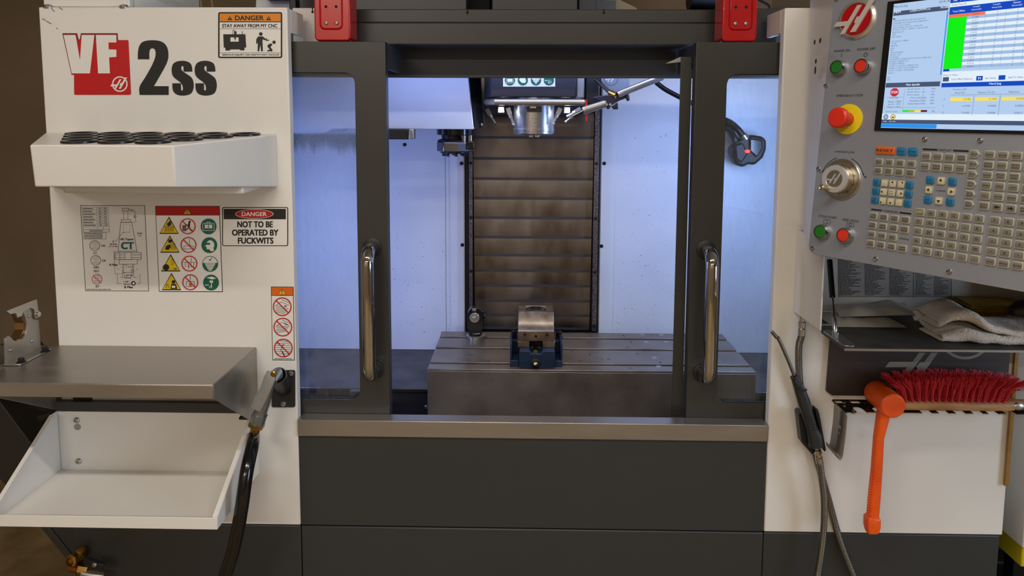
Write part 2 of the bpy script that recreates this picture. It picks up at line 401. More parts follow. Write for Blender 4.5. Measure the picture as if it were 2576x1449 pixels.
# screws and specks on the back panels
for px, py in ((1161,411),(1520,411),(1163,616),(1513,619),(1018,364)):
    screw(enc, at(px, py, YW-.003 if px > 1100 else YW), (0,-1,0), .0062, .004, blackm)
speck = mat('chip_specks', (62,60,66), .7)
b = MB()
for (x0,x1,y0,y1,n) in ((990,1160,420,870,170),(1520,1705,250,830,190),(770,890,500,860,26),(1830,1945,250,860,30)):
    for i in range(n):
        q = at(random.uniform(x0,x1), y0+(y1-y0)*random.random()**.6, YW-.0003); r = random.uniform(.0004,.0011); a = random.uniform(0,3); rl = r*random.choice((1,1,1,2.5))
        if -.2 < q.x < .255 or -.255 < q.x < -.2: continue
        b.add([(q.x+rl*math.cos(a+t*R(60))*1.0, q.y, q.z+r*math.sin(a+t*R(60))) for t in range(6)], [(0,1,2,3,4,5)])
b.build('chip_specks', speck, enc, smooth=False, kind='stuff')
# assumed work light bar, hidden behind the inner beam
wl = thing('assumed_work_light', 'assumed long LED work light bar fixed behind the header beam inside the machine', 'work light', (.1, .31, 1.70))
MB().box(-.45, .65, .288, .332, 1.700, 1.735).build('housing', zinc, wl, .003)
MB().box(-.44, .64, .292, .328, 1.692, 1.6995).build('diffuser', mat('led_diffuser', (214,226,255), .5, emit=8.0), wl, .002)
L = bpy.data.lights.new('led_light', 'AREA'); L.shape = 'RECTANGLE'; L.size = 1.08; L.size_y = .035; L.energy = LED_W; L.color = LED_COL
lo = bpy.data.objects.new('led_light', L); col.objects.link(lo); lo.parent = wl; lo.location = (0, .012, -.016)
lo.rotation_euler = (R(38), 0, 0)
# vertical corner lights added unseen behind the front panels to light the interior
for x, zc_, pw, lab in ((-.84, 1.12, CORNER_W[0], 'added vertical LED work light inside the machine behind the left front panel'), (.88, 1.42, CORNER_W[1], 'added vertical LED work light inside the machine behind the right front panel')):
    w2 = thing('added_corner_light', lab, 'work light', (x, .13, zc_), 'added corner lights')
    dv_ = Vector((.04-x, .55, -.12)).normalized(); sd_ = dv_.cross(Vector((0,0,1))).normalized(); up_ = sd_.cross(dv_)
    c_ = Vector((x, .13, zc_))
    MB().obox(c_, sd_*.03, dv_*.014, up_*.26).build('housing', zinc, w2, .003)
    MB().obox(c_+dv_*.0165, sd_*.022, dv_*.002, up_*.25).build('diffuser', MATS['led_diffuser'], w2)
    L = bpy.data.lights.new('led_light', 'AREA'); L.shape = 'RECTANGLE'; L.size = .044; L.size_y = .5; L.energy = pw; L.color = CORNER_COL[0 if x < 0 else 1]
    lo = bpy.data.objects.new('led_light', L); col.objects.link(lo); lo.parent = w2
    lo.matrix_parent_inverse = Matrix.Translation(-w2.location); lo.matrix_basis = Matrix.Translation(c_+dv_*.02) @ dv_.to_track_quat('-Z','Y').to_matrix().to_4x4()

# ------------------------------------------------------------------ background above the machine
cover = thing('head_cover', 'dark grey sheet metal head cover standing above the header', 'machine part', (-.1, .5, 1.82))
def top(px0, px1, Y, d, name, m, z0=1.826, z1=2.3, parent=cover):
    a, b_ = at(px0, 8, Y), at(px1, 8, Y); return MB().box(a.x, b_.x, Y, Y+d, z0, z1).build(name, m, parent, .003)
top(800, 1174, .46, .3, 'cover_side', gray); top(1176, 1233, .56, .2, 'gap_panel', holem); top(1237, 1453, .46, .3, 'cover_front', gray); top(1455, 1500, .50, .3, 'cover_corner', gray_lo)
sup = MB().box(-.3, .2, .60, .70, 1.7848, 1.8262).build('cover_support', gray_lo, cover)
bx = thing('electrical_box', 'white steel box screwed onto the top of the left front panel', 'cabinet', (-1.0,.1,ZT))
a, b_ = at(114, 8, .02), at(330, 8, .02)
MB().box(a.x, b_.x, .012, .4, ZT+.0015, ZT+.35).build('body', white, bx, .003)
a2 = at(396, 8, .06)
MB().prism([(b_.x+.001,.03,ZT+.001),(a2.x,.10,ZT+.001),(a2.x,.10,ZT+.02),(b_.x+.001,.03,ZT+.05)], (0,.25,0)).build('end_cover', mat('pale_grey_paint',(190,190,184),.4), bx, .002)
for px in (119, 310): q = at(px, 14, .004); screw(bx, (q.x,.006,ZT+.001), (0,-.3,1), .010, .006)
wb = thing('white_conduit_box', 'white rounded cable box behind the left end of the header', 'cabinet', (-.6,.5,1.8))
a, b_ = at(636, 10, .5), at(742, 10, .5)
MB().prism([(a.x,.5,1.7805),(b_.x,.5,1.7805),(b_.x,.5,2.1),(a.x+.06,.5,2.1),(a.x+.01,.5,1.9)], (0,.3,0)).build('body', white, wb, .004)
q0, q1 = at(668, -2, .47), at(748, 18, .47)
MB().box(q0.x, q1.x, .455, .4985, q0.z-.002, q0.z+.03).build('cable_clamp', black, wb, .004); MB().box(q1.x-.02, q1.x, .455, .4985, 1.80, q0.z).build('clamp_leg', black, wb, .003)
MB().box(a.x, b_.x, .5, .70, 1.6988, 1.7806).build('support', white, wb)
for i, px in enumerate((517, 545)):
    q = at(px, 5, 1.2)
    tag(MB().tube(smoothpath([(q.x+.02,1.2,1.4),(q.x,1.2,1.82),(q.x-.02,1.2,2.0),(q.x-.06,1.25,2.3)]), .006, 8).build('cable', mat('tan_cable',(176,148,116),.5)), 'thin tan cable rising behind the machine, ' + ('nearer the white electrical box' if i == 0 else 'nearer the white conduit box'), 'cable')
q = thing('cardboard_tray', 'tan folded cardboard standing behind the header', 'cardboard', (.3,.9,1.85))
card = mat('tan_cardboard', (176,160,128), .75, var=.1)
a, b_, c_ = at(1560, 0, .8), at(1602, 20, .8), at(1545, 20, .8)
MB().prism([(c_.x-.03,.8,1.75),(b_.x,.8,1.75),(b_.x,.8,b_.z),(a.x,.8,a.z),(c_.x-.03,.8,a.z+.1)], (0,.05,0)).build('panel', card, q)
a, b_ = at(1497, 3, .78), at(1546, 19, .78)
MB().box(a.x, b_.x, .74, .7985, 1.7748, at(1500,5,.78).z).build('grey_block', mat('grey_block',(96,92,84),.7), q)
q = thing('black_duct', 'black rubber duct lying behind the right end of the header', 'duct', (.5,.7,1.85))
MB().tube([at(1735,2,.7)+Vector((0,0,.03)), at(1795,-2,.7)+Vector((0,0,.02)), at(1860,3,.7)+Vector((0,0,.03))], .06, 20).build('hose', rubber, q)
MB().box(.42, .66, .64, .76, 1.7802, 1.875).build('support', gray_lo, q)
tag(MB().tube(smoothpath([at(1895,-10,.45), at(1915,3,.45), at(1935,16,.45), at(1938,45,.45)]), .004, 8).build('black_cable', rubber), 'thin black cable looping over the right end of the header', 'cable')
tag(MB().box(.0, .9, 1.0, 1.05, 1.70, 2.25).build('backing_board', mat('brown_board',(134,110,86),.7,var=.1)), 'brown board standing behind the machine header', 'board')

# auger chute at the lower left
ch = thing('chip_auger_chute', 'dark grey sheet metal chute sloping up at the left of the base', 'chute', (-1.3,.2,0))
pts = [(190,1432),(183,1426),(100,1325),(-90,1100),(-90,905),(0,1010),(75,1112),(190,1262)]
MB().prism([at(x,y,.16) for x,y in pts], (0,.28,0)).build('trough', gray_lo, ch, .003)
e0, e1 = at(100,1325,.158), at(183,1426,.158); MB().prism([at(100,1325,.155),at(183,1426,.155),at(186,1405,.155),at(118,1320,.155)], (0,.0045,0)).build('lower_flange', gray, ch, .001)
MB().box(-1.16,-1.14,.2,.4,0,.42).build('foot', gray_lo, ch, .002)

# neighbouring cabinet on the right
cb = thing('neighbouring_cabinet', 'white steel cabinet with a yellow plinth beside the milling machine', 'cabinet', (1.6,.3,0))
X0 = 1.30
q0 = hit(2525,1330,0,X0); q1 = hit(2572,1379,0,X0)
MB().box(X0, X0+.6, q1.y, 1.2, q1.z, 2.0).build('body', white, cb, .003)
yel = mat('yellow_paint', (196,180,20), .5, c2=(120,110,30), vscale=9, thr=(.2,.55))
z2 = hit(2566,1423,0,X0+.006).z
MB().box(X0+.004, X0+.59, q1.y+.006, 1.19, z2, q1.z-.001).build('plinth', yel, cb, .003)
for y in (-.275+.09*math.ceil((q1.y+.1+.275)/.09), -.275+.09*11):
    for x in (X0+.06, X0+.5): MB().box(x-.02, x+.02, y-.02, y+.02, .0058, z2).build('leg', blackm, cb)
mt = thing('floor_grating', 'black ribbed rubber mat on the floor right of the base', 'mat', (1.5,.3,0))
MB().box(1.21, 1.95, -.35, .95, .0005, .006).build('sheet', rubber, mt)
for i in range(14): MB().box(1.215, 1.945, -.34+i*.09, -.30+i*.09, .0062, .022).build('bar', rubber, mt, .003)
# ------------------------------------------------------------------ sliding doors
YD = .037
def glass_mat(dark_mark=None):
    m = bpy.data.materials.new('door_glass' if not dark_mark else 'streaked_door_glass'); m.use_nodes = True; nt = m.node_tree; N = nt.nodes; N.remove(N['Principled BSDF'])
    out = N['Material Output']; tr = N.new('ShaderNodeBsdfTransparent'); tr.inputs[0].default_value = (.97,.998,.998,1)
    gl = N.new('ShaderNodeBsdfGlossy'); gl.inputs['Roughness'].default_value = .04; gl.inputs[0].default_value = (.9,.95,.95,1)
    df = N.new('ShaderNodeBsdfDiffuse'); df.inputs[0].default_value = (.62,.66,.70,1)
    fr = N.new('ShaderNodeFresnel'); fr.inputs[0].default_value = 1.45
    g = N.new('ShaderNodeNewGeometry'); mp = N.new('ShaderNodeMapping'); mp.inputs['Scale'].default_value = (60, 1, 12)
    nz = N.new('ShaderNodeTexNoise'); nz.inputs['Scale'].default_value = 2.2; nz.inputs['Detail'].default_value = 8; nz.inputs['Roughness'].default_value = .7
    n2 = N.new('ShaderNodeTexNoise'); n2.inputs['Scale'].default_value = 7.0; n2.inputs['Detail'].default_value = 4
    r = N.new('ShaderNodeMapRange'); r.inputs[1].default_value = .42; r.inputs[2].default_value = .78; r.inputs[3].default_value = .005; r.inputs[4].default_value = .06
    mul = N.new('ShaderNodeMath'); mul.operation = 'MULTIPLY'
    r2 = N.new('ShaderNodeMapRange'); r2.inputs[1].default_value = .3; r2.inputs[2].default_value = .65; r2.inputs[3].default_value = .45; r2.inputs[4].default_value = 1.1
    L = nt.links.new
    L(g.outputs['Position'], mp.inputs[0]); L(mp.outputs[0], nz.inputs['Vector']); L(nz.outputs['Fac'], r.inputs[0])
    L(g.outputs['Position'], n2.inputs['Vector']); L(n2.outputs['Fac'], r2.inputs[0]); L(r.outputs[0], mul.inputs[0]); L(r2.outputs[0], mul.inputs[1])
    m1 = N.new('ShaderNodeMixShader'); m2 = N.new('ShaderNodeMixShader')
    L(fr.outputs[0], m1.inputs[0]); L(tr.outputs[0], m1.inputs[1]); L(gl.outputs[0], m1.inputs[2])
    L(mul.outputs[0], m2.inputs[0]); L(m1.outputs[0], m2.inputs[1]); L(df.outputs[0], m2.inputs[2]); L(m2.outputs[0], out.inputs[0])
    if dark_mark:                                        # dark speckled band below one height, with a streaky lower edge
        z1, z0 = dark_mark
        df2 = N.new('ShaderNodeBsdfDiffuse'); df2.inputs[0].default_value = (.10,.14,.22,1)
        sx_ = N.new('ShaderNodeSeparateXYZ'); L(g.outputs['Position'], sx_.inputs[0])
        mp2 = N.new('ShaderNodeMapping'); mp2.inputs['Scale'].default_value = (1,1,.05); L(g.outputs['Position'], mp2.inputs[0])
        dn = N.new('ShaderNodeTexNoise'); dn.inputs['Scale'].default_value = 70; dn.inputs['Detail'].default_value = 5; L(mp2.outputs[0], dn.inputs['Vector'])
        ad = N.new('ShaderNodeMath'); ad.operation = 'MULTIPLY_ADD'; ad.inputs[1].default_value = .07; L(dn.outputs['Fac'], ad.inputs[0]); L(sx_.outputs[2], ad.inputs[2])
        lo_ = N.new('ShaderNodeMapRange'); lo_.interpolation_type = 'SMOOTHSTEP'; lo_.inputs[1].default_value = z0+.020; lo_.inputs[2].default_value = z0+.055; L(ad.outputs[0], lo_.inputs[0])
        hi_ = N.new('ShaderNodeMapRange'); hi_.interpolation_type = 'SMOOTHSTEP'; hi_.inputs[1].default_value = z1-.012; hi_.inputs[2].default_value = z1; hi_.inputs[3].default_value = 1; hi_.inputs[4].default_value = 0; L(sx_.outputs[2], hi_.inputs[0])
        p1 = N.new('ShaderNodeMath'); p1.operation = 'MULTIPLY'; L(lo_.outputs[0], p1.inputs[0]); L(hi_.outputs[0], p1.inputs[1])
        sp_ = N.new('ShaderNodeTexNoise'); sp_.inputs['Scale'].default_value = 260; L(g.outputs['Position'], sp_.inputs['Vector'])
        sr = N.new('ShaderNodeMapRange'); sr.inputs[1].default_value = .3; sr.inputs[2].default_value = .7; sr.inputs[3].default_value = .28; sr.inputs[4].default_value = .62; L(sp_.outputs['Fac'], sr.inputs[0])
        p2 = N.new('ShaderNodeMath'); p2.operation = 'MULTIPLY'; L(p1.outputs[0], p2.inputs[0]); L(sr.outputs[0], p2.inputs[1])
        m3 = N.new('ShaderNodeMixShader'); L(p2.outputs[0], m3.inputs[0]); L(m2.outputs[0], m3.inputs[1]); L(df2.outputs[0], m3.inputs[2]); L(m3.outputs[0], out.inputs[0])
    return m
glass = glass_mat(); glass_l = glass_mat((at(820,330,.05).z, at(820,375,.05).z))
gasket = mat('window_gasket', (30,36,44), .5)
ZD0, ZD1 = .768, 1.7188
def door(side):
    s = -1 if side == 'left' else 1
    t = thing('sliding_door', ('left' if s < 0 else 'right') + ' dark grey sliding door with a glass window and chrome handle, beside the ' + ('sticker covered panel' if s < 0 else 'control pendant'), 'door', (s*.5+.03, .06, ZD0))
    if s < 0:
        xi = at(969,110,YD).x; xo = -.93; wr = at(893,240,YD).x; wt = at(820,183,YD).z; wb = at(820,1003,YD).z
    else:
        xi = at(1752,110,YD).x; xo = .99; wr = at(1828,240,YD).x; wt = at(1900,187,YD).z; wb = at(1880,1014,YD).z
    r = .026; arc = lambda cx, cz, a0: [(cx + s*-1*r*math.cos(R(a)), cz + r*math.sin(R(a))) for a in a0]
    up = arc(wr + s*r, wt - r, range(90, -1, -15)); dn = arc(wr + s*r, wb + r, range(0, -91, -15))
    poly = [(xo,ZD0),(xi,ZD0),(xi,ZD1),(xo,ZD1),(xo,wt)] + up + dn + [(xo,wb)]
    MB().prism([(x,YD,z) for x, z in poly], (0,.003,0)).build('door_skin', gray, t, .0014)
    # folded edges
    lip = .034
    MB().box(min(xi, xi-s*-.003), max(xi, xi-s*-.003), YD+.003, YD+lip, ZD0, ZD1-.002).build('edge_return', gray, t, .0006)
    MB().box(min(xo,xi), max(xo,xi), YD+.0035, YD+lip, ZD1-.004, ZD1-.001).build('top_return', gray, t)
    MB().box(min(xo,xi), max(xo,xi), YD+.0035, YD+lip, ZD0, ZD0+.003).build('bottom_return', gray, t)
    # glass with its gasket
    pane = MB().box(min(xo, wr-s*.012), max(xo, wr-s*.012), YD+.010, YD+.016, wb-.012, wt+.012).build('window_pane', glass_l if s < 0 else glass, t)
    for z in (wt, wb):
        MB().box(min(xo,wr+s*.02), max(xo,wr+s*.02), YD+.0032, YD+.0095, z-.002, z+.002).build('gasket', gasket, pane)
    # bright cut edge of the window opening
    # handle: chrome tube
    if s < 0: a, b = at(941, 622, YD), at(939, 930, YD)
    else: a, b = at(1776, 628, YD), at(1766, 938, YD)
    x = (a.x+b.x)/2; so = .066; rr = .0165
    pth = [(x,YD,a.z)]; bend = .034
    for k in range(0, 7): ang = R(90*k/6); pth.append((x, YD-so+bend-bend*math.sin(ang), a.z-bend+bend*math.cos(ang)))
    pth2 = [(x, YD, b.z)]
    for k in range(0, 7): ang = R(90*k/6); pth2.append((x, YD-so+bend-bend*math.sin(ang), b.z+bend-bend*math.cos(ang)))
    hd = MB().tube(pth + pth2[::-1], rr, 20).build('handle', chrome, t)
    for q in (a, b):
        MB().lathe((x, YD, q.z), (0,-1,0), [(.024,0),(.024,.003),(.0175,.006)]).build('handle_washer', rubber, hd)
    # deep plate at the upper inner corner
    if s < 0: zc, zd, yb = at(1015,185,.27).z, ZD1, .27
    else: zc, zd, yb = at(1698,186,.27).z, ZD1, .27
    MB().prism([(xi-s*-.0035,YD+.035,zd-.002),(xi-s*-.0035,yb-.01,zd-.002),(xi-s*-.0035,yb,zd-.012),(xi-s*-.0035,yb,zc),(xi-s*-.0035,YD+.035,zc)], (s*.003,0,0)).build('guide_plate', gray_lo, t, .001)
    if s > 0:   # overlap flange on the inner edge of the right door
        x0, x1 = at(1713,300,.075).x, at(1737,300,.075).x
        zt = at(1725,143,.075).z
        MB().box(x0-.004, x1, .075, .079, ZD0, zt).build('overlap_flange', gray, t, .0008)
        MB().box(x1-.003, x1, .0795, .11, ZD0, zt).build('flange_return', gray, t)
        screw(t, at(1742,158,.074), (0,-1,0), .004, .003, blackm)
        MB().prism([at(1674,160,.12),at(1712,143,.12),at(1712,156,.12)], (0,.002,0)).build('corner_tab', zinc, t)
    return t
door('left'); door('right')

# red switch covers above the doors
def red_cover(px, label, flip):
    t = thing('door_switch_cover', label, 'cover', tuple(at(px[0], 100, .055)), 'red switch covers')
    x0, x1 = at(px[0], 50, .045).x, at(px[1], 50, .045).x; Y = .045; z0 = 1.7205
    c = .006
    body = [(x0+c,z0),(x1-c,z0),(x1,z0+.008),(x1,1.86),(x0,1.86),(x0,z0+.008)]
    MB().prism([(x,Y,z) for x, z in body], (0,.075,0)).build('body', red, t, .004, 3)
    cx = (x0+x1)/2 + (-.002 if flip else .002); za, zb_ = at(0, 74, Y).z, 1.835
    out = rrect(cx-.029, za, cx+.029, zb_, .013, 5); inn = rrect(cx-.0245, za+.005, cx+.0245, zb_-.005, .009, 5)
    n = len(out); b = MB()
    vs = [(x,Y,z) for x,z in out] + [(x*.5+ix*.5,Y-.004,z*.5+iz*.5) for (x,z),(ix,iz) in zip(out,inn)] + [(x,Y-.0002,z) for x,z in inn]
    b.add(vs, [(k*n+i, k*n+(i+1)%n, (k+1)*n+(i+1)%n, (k+1)*n+i) for k in (0,1) for i in range(n)]).build('embossed_rim', red, t)
    for dx in (-.0125, .0125):
        screw(t, (cx+dx, Y, at(0,57,Y).z), (0,-1,0), .0045, .004)
        MB().cyl((cx+dx,Y-.0006,at(0,16,Y).z),(cx+dx,Y+.001,at(0,16,Y).z),.0035).build('screw_hole', holem, t)
red_cover((790, 881), 'red pressed steel switch cover above the left sliding door', True)
red_cover((1817, 1905), 'red pressed steel switch cover above the right sliding door', False)

# ------------------------------------------------------------------ column way cover
wc = thing('column_way_cover', 'brown steel telescoping slat cover on the column behind the table', 'way cover', (.027,.72,.83))
ys = [197, 285, 349, 402, 453, 502, 551, 600, 645, 684, 722, 760, 796, 829]
cx0, cx1 = at(1191, 560, .722).x, at(1490, 560, .722).x
N = len(ys)-1
for i in range(N):
    y = .700 + i*.0026
    z1, z0 = at(1340, ys[i], y).z, at(1340, ys[i+1], y).z
    inset = .0000 + i*.0003
    # top edge recedes under the slat above, dark wiper lip made taller to paint in the slat shadow
    MB().prism([(cx0+inset,y,z0),(cx0+inset,y-.0006,z1),(cx0+inset,y+.002,z1+.012),(cx0+inset,y+.004,z1+.012),(cx0+inset,y+.004,z0)], (cx1-cx0-2*inset,0,0)).build('slat', slatm, wc, .0005)
    MB().box(cx0+inset+.001, cx1-inset-.001, y-.0006, y+.003, z0, z0+.0085).build('wiper_shade_strip', mat('wiper_rubber_shade',(54,50,48),.5), wc)
MB().box(cx0-.02, cx1+.02, .738, .76, .70, 1.775).build('backing', blackm, wc)
zr0 = at(1500, 832, .70).z
wet = mat('wet_grey_rail', (142,138,146), .25, .9, c2=(70,66,74), vscale=320, thr=(.4,.6), bump=.5, bscale=400)
MB().box(cx0-.0125, cx0-.0008, .690, .736, zr0, 1.66).build('side_rail', wet, wc, .001)
MB().box(cx1+.0008, cx1+.0165, .690, .736, zr0, 1.60).build('side_rail', wet, wc, .001)
MB().box(cx0-.0235, cx0-.013, .700, .736, zr0-.004, 1.68).build('black_edge_strip', blackm, wc, .001)
MB().box(cx1+.017, cx1+.0225, .700, .736, zr0-.004, 1.60).build('black_edge_strip', blackm, wc, .001)
for py in (411, 548, 683, 818):
    for x in (cx0-.0065, cx1+.0085): screw(wc, (x,.690,at(1340,py,.69).z), (0,-1,0), .0055, .004, blackm)

# ------------------------------------------------------------------ machine table
ZT0 = .8155
TX0, TX1, TY0, TY1 = -.2765, .6617, .280, .6445
tb = thing('machine_table', 'long iron milling table with lengthwise T-slots inside the enclosure', 'table', (.19,.46,.45))
zt1 = ZT0-.030
edges = []
for a in (0.0, 1.0): pass
slots = [hit(1400, py, 2, ZT0).y for py in (916, 878, 851)]      # front, middle, rear T-slot
sw = .0085
ycur = TY0
for k, y in enumerate(slots + [None]):
    y1 = (y - sw) if y is not None else TY1
    MB().box(TX0, TX1, ycur, y1, zt1, ZT0).build('table_rib', ground, tb, .0015)
    ycur = y + sw if y is not None else 0
MB().box(TX0, TX1, TY0, TY1, zt1-.055, zt1-.0002).build('table_body', iron, tb, .002)
MB().box(TX0+.0, TX1, TY0-.0035, TY0-.0003, .660, ZT0-.006).build('front_face', iron, tb, .0012)
fx0 = at(1086, 1000, TY0).x
MB().box(TX0+.002, TX1-.002, TY0, TY0+.04, .703, zt1-.0565).build('front_apron', iron, tb, .0015)
MB().box(-.24, TX1-.04, TY0+.02, TY1-.05, .49, .655).build('saddle', iron, tb, .001)
grime = mat('slot_grime', (66,46,26), .8, var=.4, vscale=200)
for y in slots: MB().box(TX0+.002, TX1-.002, y-sw+.0004, y+sw-.0004, zt1+.0002, zt1+.010).build('slot_grime', grime, tb)
dark_mark = mat('rust_stain', (104,78,40), .6, .3, var=.3, vscale=50)
for px, py in ((1616,842),(1664,842),(1625,860),(1676,860),(1646,900),(1657,922)):
    q = hit(px, py, 2, ZT0); MB().lathe((q.x,q.y,ZT0-.0003),(0,0,1),[(.0085,0),(.0082,.0008),(.006,.0008)],18).build('tapped_hole_plug', zinc, tb)
b = MB()
for i in range(90):
    x = random.uniform(TX0+.02, TX1-.05); y = random.uniform(TY0+.02, TY1-.01)
    if any(abs(y-s_) < .013 for s_ in slots): continue
    r_ = random.uniform(.0006,.0026); a = random.uniform(0,3.1); e = random.choice((1,1,2.5,4))
    b.add([(x+r_*e*math.cos(a)*math.cos(R(60*t))-r_*math.sin(a)*math.sin(R(60*t)), y+r_*e*math.sin(a)*math.cos(R(60*t))+r_*math.cos(a)*math.sin(R(60*t)), ZT0+.0003) for t in range(6)], [(0,1,2,3,4,5)])
b.build('chip_specks', mat('dark_chips',(40,32,24),.7), tb, smooth=False, kind='stuff')

# ------------------------------------------------------------------ vise
vs_ = thing('milling_vise', 'blue machine vise with a steel jaw bolted to the table', 'vise', (.034,.42,ZT0))
blue = mat('blue_enamel', (4,36,62), .5, c2=(3,26,46), vscale=30)
vy = .290
c0 = at(1347, 930, vy).x
wv = lambda px, y, Y: at(px, y, Y).x
zb0 = ZT0+.0005
x0, x1 = wv(1306,905,vy), wv(1396,905,vy); z1 = at(1350, 883, vy).z
# front block with a notch for the screw
nx0, nx1 = wv(1333,890,vy), wv(1364,890,vy)
MB().prism([(x0,vy,zb0),(x1,vy,zb0),(x1,vy,z1),(nx1,vy,z1),(nx1-.003,vy,z1-.008),(nx0+.003,vy,z1-.008),(nx0,vy,z1),(x0,vy,z1)], (0,.05,0)).build('front_block', blue, vs_, .002)
MB().box(x0+.001, x1-.001, vy+.0505, .60, zb0, z1-.004).build('bed', blue, vs_, .002)
wl0, wl1 = wv(1283,900,.31), wv(1415,900,.31)
for sgn, a, b_ in ((-1, wl0, x0), (1, x1, wl1)):
    lo, hi = min(a,b_), max(a,b_)
    edge = lo if sgn < 0 else hi
    MB().box(lo, hi, .305, .60, zb0, zb0+.018).build('wing_base', blue, vs_, .002)
    MB().box(edge if sgn < 0 else edge-.006, edge+.006 if sgn < 0 else edge, .312, .40, zb0+.0182, at(1290,858,.33).z).build('wing_rib', blue, vs_, .0015)
    MB().box(lo, hi, .375, .45, zb0+.0182, at(1290,856,.375).z).build('wing_block', blue, vs_, .002)
    q = at(1293 if sgn < 0 else 1406, 842, .40)
    zc = at(1290,856,.375).z
    MB().lathe((q.x,.405,zc-.001),(0,0,1),[(.0125,0),(.0125,.004),(.0088,.0041),(.0088,.020),(.0078,.0215),(.005,.0215),(.005,.014),(.0002,.013)],18).build('clamp_bolt', blackm, vs_)
# screw
p = at(1347, 913, vy)
MB().lathe((p.x,vy+.001,p.z),(0,-1,0),[(.0145,0),(.0145,.006),(.0105,.007),(.0105,.010)],24).build('screw_collar', black, vs_)
MB().lathe((p.x,vy-.009,p.z),(0,-1,0),[(.0085,0),(.0085,.007),(.0065,.0075),(.0065,.016),(.0045,.017),(.003,.017)],6).build('screw_hex', chrome, vs_)
q = at(1347, 886, vy+.02)
MB().cyl((q.x,vy+.012,q.z+.003),(q.x,.50,q.z+.003),.0065).build('lead_screw', brass, vs_)
MB().box(q.x-.012, q.x+.012, vy+.008, vy+.03, z1-.0078, q.z-.001).build('screw_block', blue, vs_, .001)
# steel ways and movable jaw
vground = mat('vise_steel', (158,148,138), .34, 1.0, c2=(112,100,90), vscale=26, thr=(.35,.7), bump=.08, bscale=200)
zj = at(1320, 857, .325).z; jy = .318
for a, b_ in ((1302,1332),(1365,1397)):
    MB().box(wv(a,870,jy), wv(b_,870,jy), jy+.002, .60, z1+.0002, zj).build('way', vground, vs_, .0012)
MB().box(wv(1334,870,jy), wv(1363,870,jy), .35, .59, z1-.0035, zj-.002).build('bore', holem, vs_)
xa, xb = wv(1303,840,jy), wv(1394,840,jy)
z2, z3, z4 = at(1347,833,jy).z, at(1347,784,jy+.038).z, at(1347,768,jy+.09).z
prof = [(jy,zj+.0003),(jy,z2),(jy+.012,z2+.010)]
for k in range(1,7): t_ = k/6; prof.append((jy+.012+.026*t_, z2+.010+(z3-z2-.010)*t_**.85))
prof += [(jy+.050,z3),(jy+.050,z3-.020),(jy+.108,z3-.020),(jy+.108,zj+.0003)]
MB().prism([(xa,y,z) for y,z in prof], (xb-xa,0,0)).build('movable_jaw', vground, vs_, .0015)
for px, py in ((1320,842),(1348,846),(1376,842)):
    w_ = at(px,py,jy); MB().cyl((w_.x,jy-.0004,w_.z),(w_.x,jy+.004,w_.z),.0046).build('jaw_hole', holem, vs_)
# fixed jaw with machined soft jaws
fy = jy+.1085
MB().box(xa+.002, xb-.002, fy, .60, zj+.0003, z3-.052).build('fixed_jaw', vground, vs_, .0015)
soft = mat('machined_aluminium', (214,214,212), .16, 1.0)
cxv = (xa+xb)/2
b = MB(); pts = []
for k in range(13): a = R(180*k/12); pts.append((cxv+.042*math.cos(a), 0))
n = 24; rr0 = .042
for sgn, yy in ((1, jy+.090),):
    for x_0, x_1 in ((xa+.001, cxv-.030), (cxv+.030, xb-.001)): MB().box(x_0, x_1, jy+.0503, jy+.108, z3-.0197, z3).build('soft_jaw', vground, vs_, .001)
vv = []; ff = []
for k in range(n+1):
    a = R(180+ 0 + 180*k/n); x = cxv-.030*math.cos(R(180*k/n)); y = jy+.068+.030*math.sin(R(180*k/n))
    vv += [(x,y,z3-.0197),(x,y,z3)]
ff = [(2*i,2*i+2,2*i+3,2*i+1) for i in range(n)]
bk = MB(); bk.add(vv+[(x_,jy+.108,z_) for (x_,y_,z_) in vv], ff+[(2*i+1,2*i+3,2*(n+1)+2*i+3,2*(n+1)+2*i+1) for i in range(n)]); bk.build('bored_pocket', soft, vs_)

# ------------------------------------------------------------------ tool setter
ts = thing('tool_setter', 'black tool setting probe on a round steel base on the table', 'probe', tuple(hit(1197,850,2,ZT0)))
q = hit(1197, 851, 2, ZT0); cy_ = q.y
MB().lathe((q.x,cy_,ZT0+.0002),(0,0,1),[(.030,0),(.030,.006),(.0315,.0065),(.0315,.0115),(.0295,.0125),(.012,.0127)],36).build('base_disc', steel, ts)
zc = at(1196, 792, cy_-.012).z; zb_ = ZT0+.013
w_ = .0265; prof = [(q.x-w_+.004,zb_+.004),(q.x+w_-.006,zb_+.004),(q.x+w_-.005,zb_+.018),(q.x+w_,zb_+.024)]
for k in range(0,11): a = R(180*k/10); prof.append((q.x+w_*math.cos(a), at(1196,788,cy_).z+ .022*math.sin(a)))
prof += [(q.x-w_,zb_+.024),(q.x-w_+.004,zb_+.018)]
MB().prism([(x,cy_-.014,z) for x,z in prof], (0,.028,0)).build('body', gloss_black, ts, .002)
cz = at(1193, 799, cy_-.014).z
MB().lathe((q.x-.003,cy_-.0141,cz),(0,-1,0),[(.0165,0),(.0165,.003),(.015,.0045),(.006,.0048),(.006,.009),(.0045,.010),(.001,.010)],28).build('dial', steel, ts)
MB().box(q.x-.0105,q.x+.0025,cy_-.019,cy_-.0142,cz+.022,cz+.031).build('label_plate', zinc, ts, .001)
MB().cyl((q.x+.0262,cy_,cz+.002),(q.x+.031,cy_,cz+.002),.009).build('side_knob', rubber, ts)
MB().lathe((q.x-.002,cy_-.004,ZT0+.0125),(0,0,1),[(.02,0),(.02,.006),(.018,.008)],24).build('adjuster_ring', blackm, ts)
MB().obox((q.x+.003,cy_-.020,zb_+.008),(.012,0,.0015),(0,.0015,0),(0,0,.0016)).build('clip', zinc, ts)

